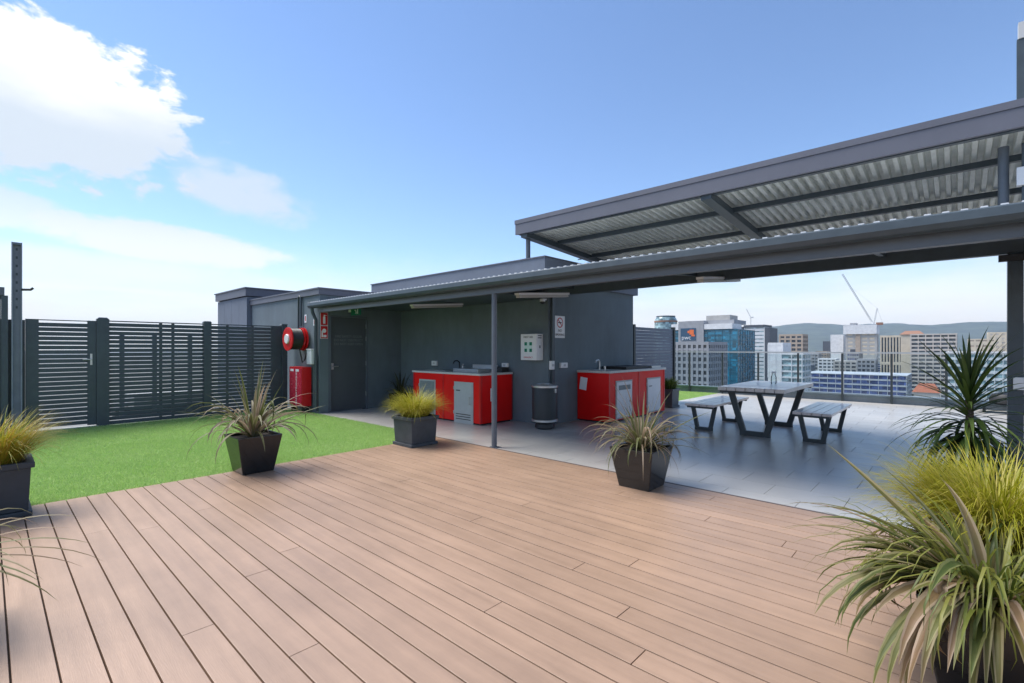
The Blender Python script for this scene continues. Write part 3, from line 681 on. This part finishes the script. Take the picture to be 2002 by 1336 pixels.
MB().lathe([(.22, .20), (.30, .22), (.30, .33), (.26, .41), (.14, .45), (.02, .46)], n=24).build('cushion', BLACK, ot, smooth=True)
bx('base', LEG, ot, -.5, .35, -.25, .25, .15, .198); bx('leg', LEG, ot, -.4, -.35, -.05, .05, 0, .149); bx('leg', LEG, ot, .2, .25, -.05, .05, 0, .149)

# ------------------------------------------------------------------ potted plants
def ribbon(L, wd, e0, droop, pw=1.6, fold=.35, seg=9, kink=None, tw=0, stripe=False):
    """arching strap leaf in its own frame: grows from the origin in +x / +z, V-folded"""
    vs = []; x = z = 0.0; ds = L/seg
    for i in range(seg+1):
        s = i/seg
        e = e0-droop*(s**pw)
        if kink and s > kink: e -= 1.5
        h = wd*min(1, .45+s*2.2)*max(.02, (1-s**3.2))*.5
        nx, nz = -math.sin(e), math.cos(e)
        t = tw*s
        for k, (a, b) in enumerate(((-1, fold), (-.55, fold*.45), (0, 0), (.55, fold*.45), (1, fold)) if stripe else ((-1, fold), (0, 0), (1, fold))):
            oy = a*h*math.cos(t); on = b*h+a*h*math.sin(t)
            vs.append((x+nx*on, oy, z+nz*on))
        x += math.cos(e)*ds; z += math.sin(e)*ds
    fs = []
    if stripe: return vs, [(i*5+k, i*5+k+1, i*5+k+6, i*5+k+5) for i in range(seg) for k in range(4)]
    for i in range(seg):
        for k in (0, 1): fs.append((i*3+k, i*3+k+1, i*3+k+4, i*3+k+3))
    return vs, fs
def leaf_obj(parent, base, azm, L, wd, e0, droop, m, pw=1.6, kink=None, rng=random, fold=.35, tw=0, name='leaf', seg=9):
    sm = STRIPE.get(m.name)
    vs, fs = ribbon(L, wd, e0, droop, pw, fold, seg, kink, tw, bool(sm))
    me = bpy.data.meshes.new(name); me.from_pydata(vs, [], fs); me.materials.append(m)
    if sm:
        me.materials.append(sm)
        for i, p in enumerate(me.polygons): p.material_index = 1 if i % 4 in (0, 3) else 0
    for p in me.polygons: p.use_smooth = True
    o = link(name, me, parent, base); o.rotation_euler = (0, 0, azm); return o
def grass_part(parent, c, rad, n, Ls, wd, m, seed, spread=1.0, name='grass_tuft', asym=0):
    r = random.Random(seed); mb = MB()
    for i in range(n):
        a = r.uniform(0, 2*math.pi); q = rad*math.sqrt(r.random()); L = r.uniform(*Ls)
        e0 = R(r.uniform(55, 88)-25*spread*(q/rad)*r.random()); dr = r.uniform(.7, 2.5)*spread
        a2 = a+r.uniform(-.6, .6)
        vs, fs = ribbon(L, wd*r.uniform(.6, 1.3), e0, dr, r.uniform(1.1, 2.2), .2, 6)
        ca, sa = math.cos(a2), math.sin(a2); bx_, by_ = c[0]+q*math.cos(a), c[1]+q*math.sin(a)
        mb.add([(bx_+x*ca-y*sa, by_+x*sa+y*ca, c[2]+z) for x, y, z in vs], fs)
    me = bpy.data.meshes.new(name); me.from_pydata(mb.v, [], mb.f); me.materials.append(m)
    for p in me.polygons: p.use_smooth = True
    o = link(name, me, parent); tag(o, kind='stuff'); return o
def taper_pot(t, b, tp, h, m):
    mb = MB(); w = .022
    mb.add([(-b,-b,0),(b,-b,0),(b,b,0),(-b,b,0),(-tp,-tp,h),(tp,-tp,h),(tp,tp,h),(-tp,tp,h),(-tp+w,-tp+w,h),(tp-w,-tp+w,h),(tp-w,tp-w,h),(-tp+w,tp-w,h),
            (-tp+w,-tp+w,h-.06),(tp-w,-tp+w,h-.06),(tp-w,tp-w,h-.06),(-tp+w,tp-w,h-.06)],
        [(0,3,2,1),(0,1,5,4),(1,2,6,5),(2,3,7,6),(3,0,4,7),(4,5,9,8),(5,6,10,9),(6,7,11,10),(7,4,8,11),(8,9,13,12),(9,10,14,13),(10,11,15,14),(11,8,12,15),(12,13,14,15)])
    mb.build('pot', m, t, bevel=.008)
    s = tp-w-.004; MB().box(-s, s, -s, s, h-.058, h-.035).build('soil', SOIL, t)
def square_pot(t, s, h, m):
    p = MB().frustum((0, 0), s*.93, s*.93, s, s, .045, h-.05).build('pot', m, t, bevel=.006)
    MB().box(-s*1.04, s*1.04, -s*1.04, s*1.04, 0, .044).build('plinth', m, p, bevel=.008)
    rim = MB(); o = s*1.1; i = s*.86
    rim.add([(-o,-o,h-.049),(o,-o,h-.049),(o,o,h-.049),(-o,o,h-.049),(-o,-o,h),(o,-o,h),(o,o,h),(-o,o,h),(-i,-i,h),(i,-i,h),(i,i,h),(-i,i,h),(-i,-i,h-.049),(i,-i,h-.049),(i,i,h-.049),(-i,i,h-.049)],
        [(0,1,5,4),(1,2,6,5),(2,3,7,6),(3,0,4,7),(4,5,9,8),(5,6,10,9),(6,7,11,10),(7,4,8,11),(8,9,13,12),(9,10,14,13),(10,11,15,14),(11,8,12,15),(0,12,13,1),(1,13,14,2),(2,14,15,3),(3,15,12,0)])
    rim.build('rim', m, p, bevel=.008); MB().box(-i+.003, i-.003, -i+.003, i-.003, h-.0485, h-.03).build('soil', SOIL, t)
def flax(t, z, n, L, wd, seed, m, extra=(), up=.3, drp=1.0, er=(30, 72)):
    r = random.Random(seed)
    for i in range(n):
        a = i*2.399+r.uniform(-.3, .3); k = i/n
        e0 = R(r.uniform(62, 86)) if k < up else R(r.uniform(*er))
        dr = r.uniform(.2, .8) if k < up else r.uniform(1.2, 2.6)*drp
        Li = r.uniform(*L)*(1.0 if k < up else .95)
        leaf_obj(t, (.05*math.cos(a), .05*math.sin(a), z), a, Li, wd*r.uniform(.65, 1.2), e0, dr, m, r.uniform(1.0, 2.0), None if r.random() > .15 else r.uniform(.45, .7), tw=r.uniform(-.7, .7))
    for (a, Li, w_, e0, dr) in extra: leaf_obj(t, (.03*math.cos(a), .03*math.sin(a), z), a, Li, w_, R(e0), dr, m, 1.5, tw=.3)
p2 = empty('potted_flax', (-5.93, 2.07, 0), label='brown leaved flax in a black tapered pot on the lawn edge', cat='potted plant', group='flax in black tapered pots')
taper_pot(p2, .165, .235, .42, BPOT)
flax(p2, .39, 84, (.55, .92), .036, 11, FLAX, [(R(42), .85, .04, 86, .2), (R(75), .80, .03, 80, .3), (R(215), .75, .035, 50, .5), (R(50), .85, .03, 30, .3), (R(235), .85, .03, 35, .7)], .2, 1.05)
p4 = empty('potted_flax', (-2.37, 4.53, 0), label='drooping flax in a black tapered pot between deck and tiles', cat='potted plant', group='flax in black tapered pots')
taper_pot(p4, .165, .235, .40, BPOT)
flax(p4, .37, 150, (.42, .78), .022, 23, FLAX, [(R(40), .78, .03, 36, .3), (R(30), .75, .022, 22, .6), (R(45), .75, .022, 10, .9)], .12, 1.15)
p3 = empty('potted_sedge', (-5.83, 4.25, 0), label='lime green sedge in a charcoal square pot at the deck corner', cat='potted plant', group='sedges in square pots')
square_pot(p3, .225, .42, GPOT); grass_part(p3, (0, 0, .38), .17, 1200, (.32, .56), .0065, LIME, 5, 1.0)
pl = empty('potted_sedge', (-5.93, .03, 0), label='golden sedge in a dark square pot at the left edge', cat='potted plant', group='sedges in square pots')
square_pot(pl, .225, .45, mat('navy_pot', (.035, .045, .055), .5, var=.15, dirt=.15)); grass_part(pl, (0, 0, .41), .17, 1200, (.34, .60), .006, GOLD, 15, .9)
pr = empty('potted_sedge', (.15, 3.50, 0), label='large yellow green sedge in a dark pot at the right edge', cat='potted plant', group='sedges in square pots')
square_pot(pr, .225, .42, mat('slate_pot', (.04, .05, .065), .5, var=.15, dirt=.15)); grass_part(pr, (0, 0, .38), .19, 2400, (.40, .66), .006, LIME, 25, 1.0)
pf = empty('potted_flax', (.11, 2.80, 0), label='big striped flax in the bottom right foreground', cat='potted plant', group='flax in black tapered pots')
taper_pot(pf, .165, .235, .40, BPOT)
flax(pf, .37, 80, (.50, .82), .056, 31, FLAXG, [(R(152), .86, .085, 38, .1), (R(143), .84, .05, 34, .15), (R(165), .6, .07, 62, .5), (R(120), .52, .05, 74, 1.0), (R(195), .85, .03, 45, 1.3), (R(208), .85, .03, 38, 1.2), (R(218), .85, .03, 38, 1.2), (R(228), .82, .03, 30, 1.0), (R(185), .8, .03, 30, 1.1), (R(175), .8, .035, 36, 1.0)], 0.0, .9, (8, 48))
flax(pf, .37, 46, (.42, .66), .05, 33, FLAXG, (), 0.0, .7, (-15, 30))
rf = random.Random(88)
for i in range(34):
    a = R(rf.uniform(185, 350)); leaf_obj(pf, (.12*math.cos(a), .12*math.sin(a), .38), a, rf.uniform(.42, .68), rf.uniform(.03, .055), R(rf.uniform(5, 45)), rf.uniform(1.5, 2.2), FLAXG, rf.uniform(.8, 1.3), tw=rf.uniform(-.6, .6))
grass_part(pf, (-.02, -.03, .37), .2, 260, (.38, .62), .012, SHRUBY, 37, 1.9, 'lower_foliage')
po = empty('potted_flax', (-3.64, -.22, 0), label='flax with long thin leaves reaching in from the left', cat='potted plant', group='flax in black tapered pots')
taper_pot(po, .165, .235, .40, BPOT)
flax(po, .37, 30, (.4, .6), .016, 41, LIME if 0 else FLAXG, [(R(22+6*i), .60+.05*(i % 3), .015, 34-9*(i % 5), .7+.1*(i % 3)) for i in range(10)], .2, 1.0)
# cordyline
pc = empty('cordyline', (.07, 5.2, 0), label='tall dark green cordyline palm beside the right column', cat='potted plant')
taper_pot(pc, .19, .26, .42, BPOT)
MB().tube([(0, 0, .38), (.01, 0, .7), (0, .01, 1.05)], [.035, .028, .022], 10).build('trunk', TRUNK, pc, smooth=True)
r = random.Random(5)
for i in range(150):
    k = i/150; z = .62+.44*k; a = i*2.399+r.uniform(-.3, .3)
    e0 = R(-40+125*k**1.3+r.uniform(-8, 8)); dr = 1.5*(1-k)+.25+r.uniform(-.2, .3)
    leaf_obj(pc, (0, 0, z), a, r.uniform(.46, .68)*(1 if k < .9 else .8), r.uniform(.022, .034), e0, dr, CORD, 1.4, fold=.25, seg=8)
for i in range(55):
    a = i*2.399+r.uniform(-.4, .4); z = r.uniform(.55, .86)
    leaf_obj(pc, (0, 0, z), a, r.uniform(.36, .52), r.uniform(.03, .045), R(r.uniform(-15, 35)), r.uniform(1.3, 2.0), CORD, .9, fold=.25, seg=7)
# dark plant in the inner corner, shrub by the screen
pd = empty('potted_shrub', (-9.25, 6.35, 0), label='dark spiky plant in the shaded corner left of the bench', cat='potted plant')
taper_pot(pd, .15, .2, .38, BPOT); flax(pd, .35, 46, (.35, .62), .03, 51, DARKPL, (), .5, .8)
ps = empty('potted_shrub', (-5.06, 11.0, 0), label='green bushy shrub in a grey pot behind the right red bench', cat='potted plant')
square_pot(ps, .19, .44, mat('grey_pot', (.10, .11, .12), .6)); grass_part(ps, (0, 0, .42), .15, 420, (.18, .36), .02, SHRUB, 61, .6, 'foliage')

# ------------------------------------------------------------------ city, hills, haze
GZ = -60.0
cg = MB().add([(-14000, -2500, GZ), (14000, -2500, GZ), (14000, 16000, GZ), (-14000, 16000, GZ)], [(0, 1, 2, 3)]).build('city_ground', mat('city_ground', (.16, .16, .15), .9, var=.3, scale=.01)); tag(cg, kind='structure')
def BG(n, c, rg=.15):
    m = mat(n, c, rg, var=.35, scale=.12, spec=.6); nt = m.node_tree; p = nt.nodes['Principled BSDF']
    src = p.inputs['Base Color'].links[0].from_socket
    g_ = nt.nodes.new('ShaderNodeNewGeometry'); sn = nt.nodes.new('ShaderNodeVectorMath'); sn.operation = 'SNAP'; sn.inputs[1].default_value = (2.6, 2.6, 1.7)
    nt.links.new(g_.outputs['Position'], sn.inputs[0]); wn_ = nt.nodes.new('ShaderNodeTexWhiteNoise'); nt.links.new(sn.outputs[0], wn_.inputs['Vector'])
    mr = nt.nodes.new('ShaderNodeMapRange'); mr.inputs[3].default_value = .45; mr.inputs[4].default_value = 1.7; nt.links.new(wn_.outputs['Value'], mr.inputs[0])
    v = nt.nodes.new('ShaderNodeVectorMath'); v.operation = 'SCALE'; nt.links.new(src, v.inputs[0]); nt.links.new(mr.outputs[0], v.inputs['Scale']); nt.links.new(v.outputs[0], p.inputs['Base Color'])
    return m
GLD = BG('dark_glass', (.06, .075, .09)); GLB = BG('teal_glass', (.008, .13, .21), .1); GLN = BG('blue_glass', (.06, .09, .22), .12); GLP = BG('pale_glass', (.22, .32, .34), .15)
CON = mat('city_concrete', (.42, .41, .39), .8, scale=.3); GRYC = mat('city_grey', (.30, .31, .33), .8, scale=.3); CREAM = mat('city_cream', (.62, .54, .42), .8, scale=.3)
TAN = mat('city_tan', (.42, .34, .27), .8, scale=.3); WHT = mat('city_white', (.68, .69, .70), .7, scale=.3); BEI = mat('city_beige', (.55, .50, .45), .8, scale=.3)
DRK = mat('city_dark', (.08, .09, .11), .6, scale=.3); BRN = mat('city_brown_roof', (.28, .15, .10), .8); ORG = mat('sign_orange', (.75, .16, .04), .5); NAVY = mat('sign_navy', (.03, .08, .14), .5); TROOF = mat('terracotta', (.34, .11, .06), .8, var=.2, scale=1)
def tower(name, label, x0, x1, y0, dep, z1, fl, ncol, wallm, glassm, sp=.4, pier=.3, proud=.35, vis=24, cap=1.2, sidecols=None):
    """glazed core with one slab per visible storey and one pier per bay on the street and side fronts"""
    t = empty(name, (x0, y0, GZ), label=label, cat='building'); W = x1-x0; H = z1-GZ
    bx('glazed_core', glassm, t, 0, W, 0, dep, 0, H)
    n = min(vis, int(H/fl))
    if sp > 0:
        me = MB().box(-proud, W+proud, -proud, dep+proud, 0, fl*sp).mesh('spandrel', wallm)
        for i in range(n): link('spandrel', me, t, (0, 0, H-(i+1)*fl))
        if n*fl < H-1: bx('lower_wall', wallm, t, -proud-.05, W+proud+.05, -proud-.05, dep+proud+.05, 0, H-n*fl-.01)
    if cap: bx('parapet', wallm, t, -proud-.1, W+proud+.1, -proud-.1, dep+proud+.1, H-cap*.3, H+cap)
    if pier > 0:
        bw = W/ncol; pw = bw*pier; h0 = H-n*fl
        me = MB().box(-pw/2, pw/2, -proud-.12, 0, h0, H).mesh('pier', wallm)
        for i in range(ncol+1): link('pier', me, t, (i*bw, 0, 0))
        nc = sidecols or max(2, int(dep/bw)); bd = dep/nc; pw = bd*pier
        for side, sx in ((W, 1), (0, -1)):
            me = MB().box(min(0, sx*(proud+.12)), max(0, sx*(proud+.12)), -pw/2, pw/2, h0, H).mesh('pier', wallm)
            for i in range(1, nc+1): link('pier', me, t, (side, i*bd, 0))
    return t
# name, label, x0, x1, y0, depth, ztop, floor height, columns, ...
tower('office_block', 'grey office block with white window surrounds left of the teal tower', -109, -90.7, 242, 26, 3.4, 3.3, 7, GRYC, GLD, .38, .42, vis=10)
b2 = tower('glass_tower', 'teal glass office tower with a grey signboard crown', -168, -118.5, 374, 40, 15.0, 3.9, 9, mat('teal_mullion', (.02, .12, .18), .4), GLB, .10, .06, .15, vis=14, cap=.5)
# crown of the glass tower
bx('crown_panel', GRYC, b2, 5, 25, -1.2, 10, 65, 82.5); bx('crown_white_band', WHT, b2, 25.2, 46, -.9, 20, 75.8, 79.8); bx('crown_white_band', WHT, b2, -1, 4.8, -.9, 20, 75.8, 80.5)
bx('roof_plant', CON, b2, 22, 40, 12, 30, 80, 87); bx('roof_plant', GRYC, b2, 8, 45, 6, 34, 79.9, 83)
sg = bx('sign_panel', NAVY, b2, 7, 19, -1.6, -1.25, 67.5, 77)
text('pwc', 4.6, WHT, sg, (11.6, -1.7, 69.6), FY)
for a, b, c_, e in ((14.2, 17.6, 72.0, 75.8), (12.6, 14.1, 73.2, 75.0), (15.6, 18.4, 70.6, 71.9)): bx('logo_square', ORG, sg, a, b, -1.7, -1.62, c_, e)
dr = empty('drum_building', (-215, 462, GZ), label='round topped building peeking over the side screen', cat='building')
MB().lathe([(11, 0), (11, 86), (10.5, 90), (9, 92.5)], n=28).build('drum', GLP, dr, smooth=True); MB().lathe([(11.2, 87.2), (11.2, 88.8)], n=28).build('band', BRN, dr); MB().lathe([(9.2, 92.6), (9.2, 93.6)], n=28).build('roof_disc', DRK, dr)
b3 = tower('slab_tower', 'slim pale slab tower with dark edge fins', -154, -136, 506, 24, 21.5, 3.6, 2, WHT, GLP, .72, .1, .25, vis=20, cap=.3)
bx('dark_fin', DRK, b3, -7.2, -.8, -1.5, 26, 0, 82.5); bx('dark_fin', DRK, b3, 18.8, 23, -1.5, 26, 0, 81); bx('roof_edge', DRK, b3, -.5, 18.5, -1, 24, 81.9, 84)
bx('dark_band', DRK, b3, -.4, 18.4, -.9, -.5, 24, 28)
tower('white_block', 'plain white low block between slab tower and tan building', -86.4, -78.6, 330, 20, 3.6, 3.4, 2, WHT, WHT, .9, .2, .1, vis=6)
tower('tan_block', 'tan building with a grid of dark windows behind the white block', -176, -149.5, 726, 30, 18, 5.6, 4, TAN, GLD, .42, .3, .6, vis=6, cap=2)
tower('balcony_block', 'pale green glass block with balconies below the tan building', -73.7, -63.4, 308, 18, -2.0, 3.4, 2, WHT, GLP, .28, .08, .6, vis=8)
b8 = tower('unfinished_tower', 'raw concrete tower under construction beneath the crane', -128.5, -91.3, 924, 30, 24, 6, 4, CON, CREAM, .5, .3, .3, vis=6, cap=0)
bx('white_screen', WHT, b8, -4, 38.5, -3, 33, 83.5, 97.5); bx('lift_core', TAN, b8, 12, 18, -1.2, -.5, 0, 83)
bx('scaffold', GRYC, b8, 4, 12, 2, 20, 97.6, 101)
tower('white_annexe', 'white screened block left of the unfinished tower', -153.3, -136.5, 946, 24, 23.5, 8, 2, WHT, WHT, .9, .1, .1, vis=3, cap=0)
tower('dark_block', 'small dark block left of the white annexe', -168, -157.6, 968, 20, 13, 4, 2, DRK, DRK, .9, .1, .1, vis=4, cap=0)
b10 = tower('ribbed_block', 'pale block with tall ribbed bays right of the crane', -60.7, -37.4, 660, 26, 13.5, 30, 9, CREAM, GLD, .1, .4, .8, vis=3, cap=1.6)
tower('beige_grid_tower', 'beige grid tower with many bands of windows', -28.3, -.3, 528, 30, 12.5, 3.3, 6, BEI, GLD, .42, .13, .6, vis=22, cap=.8)
br = empty('brown_roof_block', (-38.3, 575, GZ), label='brown roofed building behind the beige grid tower', cat='building')
bx('wall', CREAM, br, 0, 16, 0, 20, 0, 74); MB().frustum((8, 10), 9, 11, 5, 4, 74.01, 77.5).build('roof', BRN, br)
tower('white_office', 'white banded office with pale green glass at the right', -3.7, 23.5, 352, 30, -1.4, 3.5, 9, WHT, GLP, .4, .10, .5, vis=12, cap=.8)
tower('cream_block', 'cream low rise building behind the white office', 9.5, 30, 726, 30, 10.5, 6, 4, CREAM, TAN, .7, .3, .3, vis=5, cap=1)
tower('cream_tower', 'taller cream building furthest right behind the cordyline', 27.3, 52, 792, 30, 18.5, 5, 5, CREAM, BEI, .6, .5, .3, vis=6, cap=1.5)
tower('blue_glass_block', 'low blue glass building with white frames below the crane', -76, -22.3, 375, 40, -15.5, 3.3, 12, mat('white_frame', (.45, .48, .52), .6, scale=.3), GLN, .30, .06, .3, vis=9, cap=.3)
tr = empty('tiled_roof_house', (-13.3, 264, GZ), label='small red tiled roof in front of the beige tower', cat='building')
bx('wall', BEI, tr, 0, 8, 0, 10, 0, 43); MB().frustum((4, 5), 4.6, 5.6, 2.5, .2, 43.01, 46.5).build('roof', TROOF, tr)
for i, (x0, x1, y0, z1, m_, l) in enumerate(((-128, -116, 640, -6, GRYC, 'grey low block far behind the balcony block'), (-112, -96, 620, -11, WHT, 'white low block seen above the blue glass building'),
        (-88, -70, 560, -12, CON, 'concrete low block in the distance below the crane'), (-62, -50, 500, -9, GRYC, 'grey block left of the beige grid tower'), (-140, -128, 760, -4, TAN, 'brown low block below the unfinished tower'))):
    tower('distant_block', l, x0, x1, y0, 18, z1, 3.6, 4, m_, GLD, .45, .3, .3, vis=8)
bq = random.Random(77)
words = 'first second third fourth fifth sixth seventh eighth ninth tenth eleventh twelfth thirteenth fourteenth fifteenth sixteenth'.split()
for i, wd_ in enumerate(words):
    y0 = bq.uniform(520, 1150); fx = -.262+i*.0155; x0 = fx*y0; w_ = bq.uniform(11, 22)*y0/800
    cn, m_ = bq.choice((('grey', GRYC), ('pale', WHT), ('concrete', CON), ('tan', TAN), ('beige', BEI), ('cream', CREAM)))
    z1 = 1.4-y0*bq.uniform(.008, .034)
    t = tower('mid_rise_block', '%s mid rise block, %s from the left in the far row beyond the railing' % (cn, wd_), x0, x0+w_, y0, bq.uniform(12, 26), z1, bq.choice((3.2, 3.6, 4.2)), bq.choice((3, 4, 5, 6)), m_, bq.choice((GLD, GLP, GLN)), bq.uniform(.3, .55), bq.uniform(.1, .45), .35, vis=7)
    t['group'] = 'far row of mid rise blocks'
    h_ = z1-GZ+1.2; bx('roof_plant', bq.choice((GRYC, DRK, CON)), t, w_*.2, w_*bq.uniform(.4, .8), 3, 8, h_, h_+bq.uniform(1.5, 4))
# tower crane
cr = empty('tower_crane', (-95, 930, GZ), label='pale luffing tower crane above the unfinished tower', cat='crane')
CRM = mat('crane_paint', (.5, .52, .54), .6)
def lattice(p, q, wd, n, th):
    p = Vector(p); q = Vector(q); t = (q-p).normalized(); a = t.cross(Vector((0, 1, 0))).normalized(); b = t.cross(a).normalized(); m = MB()
    cs = [a*wd/2, -a*wd/4+b*wd*.43, -a*wd/4-b*wd*.43]
    for c in cs: m.bar(p+c, q+c, th, th)
    for i in range(n):
        u = p.lerp(q, i/n); v_ = p.lerp(q, (i+1)/n)
        for k in range(3): m.bar(u+cs[k], v_+cs[(k+1) % 3], th*.6, th*.6)
    return m
lattice((0, 0, 60), (0, 0, 98), 2.6, 14, .35).build('mast', CRM, cr)
lattice((0, 0, 99), (-37, -20, 178), 2.2, 30, .42).build('jib', CRM, cr)
lattice((1, 0, 99), (5, 0, 123), 1.6, 8, .3).build('back_frame', CRM, cr)
bx('counterweight', BRN, cr, 3.5, 12, -1.6, 1.6, 97, 101); bx('cab', WHT, cr, -3, .5, -3.2, -1, 99, 102)
m = MB(); m.bar((5, 0, 123), (-26, -14, 156), .12, .12); m.bar((5, 0, 123), (11, 0, 101), .25, .25); m.build('cables', CRM, cr)
c2 = empty('tower_crane', (-439, 1500, GZ), label='tiny distant crane above the slab tower', cat='crane')
lattice((0, 0, 60), (0, 0, 150), 2.0, 14, .4).build('mast', CRM, c2); lattice((0, 0, 150), (-12, 0, 176), 1.8, 8, .4).build('jib', CRM, c2); bx('counterweight', CRM, c2, 1, 7, -1.2, 1.2, 149, 152)
# suburb: far low mass of roofs and trees
rr = random.Random(9); sb = MB(); st = MB()
for i in range(5200):
    y = 620+5200*rr.random()**1.5; x = rr.uniform(-.62, .28)*y
    if rr.random() < .55:
        wx, wy, h = rr.uniform(8, 26), rr.uniform(8, 22), rr.choice((4, 5, 6, 7, 9, 14, 20)) if y < 2600 else rr.uniform(4, 8)
        sb.box(x, x+wx, y, y+wy, GZ-.5, GZ+h)
    else:
        s = rr.uniform(4, 9)
        st.lathe([(s*.5, 0), (s, s*.4), (s*.8, s*.9), (s*.2, s*1.25)], (x, y, GZ+1), 6)
mm = mat('suburb', (.36, .34, .32), .85, var=.6, scale=.03, detail=2); tag(sb.build('suburb_roofs', mm), 'far low roofs of the suburbs below the hills', 'suburb', kind='stuff')
tag(st.build('suburb_trees', mat('far_trees', (.07, .09, .05), .9, var=.4, scale=.02)), 'far trees scattered among the suburb roofs', 'trees', kind='stuff')
# hills
vs = []; fs = []; NX, NY = 150, 26
from mathutils import noise as mn_
for j in range(NY):
    for i in range(NX):
        x = -8500+i*15500/(NX-1); y = 6200+j*240
        u = (x+8500)/15500
        top = 455+40*math.sin(u*7+1)+45*math.sin(u*17+.5)
        fall = min(1, max(0, (x+7600)/3400)); fall = fall*fall*(3-2*fall)
        ramp = min(1, j/15.0); ramp = ramp*ramp*(3-2*ramp)
        h = ramp*(top*(.45+.55*fall))*(1 if j < 18 else 1-.02*(j-18))
        h += ramp*(70*mn_.fractal(Vector((x*.0011, y*.0011, 3)), 1, 2, 5))
        vs.append((x, y, GZ-1+h))
for j in range(NY-1):
    for i in range(NX-1): a = j*NX+i; fs.append((a, a+1, a+NX+1, a+NX))
hl = MB().add(vs, fs).build('hills', mat('hill_scrub', (.06, .075, .05), .9, var=.5, scale=.006), smooth=True); tag(hl, kind='structure')
hz = MB().box(-13900, 13900, -2400, 15900, GZ-1.5, 520).build('haze', None); tag(hz, 'pale blue air over the city and hills', 'haze', kind='stuff')
hm = bpy.data.materials.new('haze_air'); hm.use_nodes = True; nt = hm.node_tree; nt.nodes.clear()
pv = nt.nodes.new('ShaderNodeVolumePrincipled'); pv.inputs['Color'].default_value = (.60, .77, 1, 1); pv.inputs['Density'].default_value = 5e-5; pv.inputs['Anisotropy'].default_value = .1
ou = nt.nodes.new('ShaderNodeOutputMaterial'); nt.links.new(pv.outputs[0], ou.inputs['Volume']); hz.data.materials.append(hm)
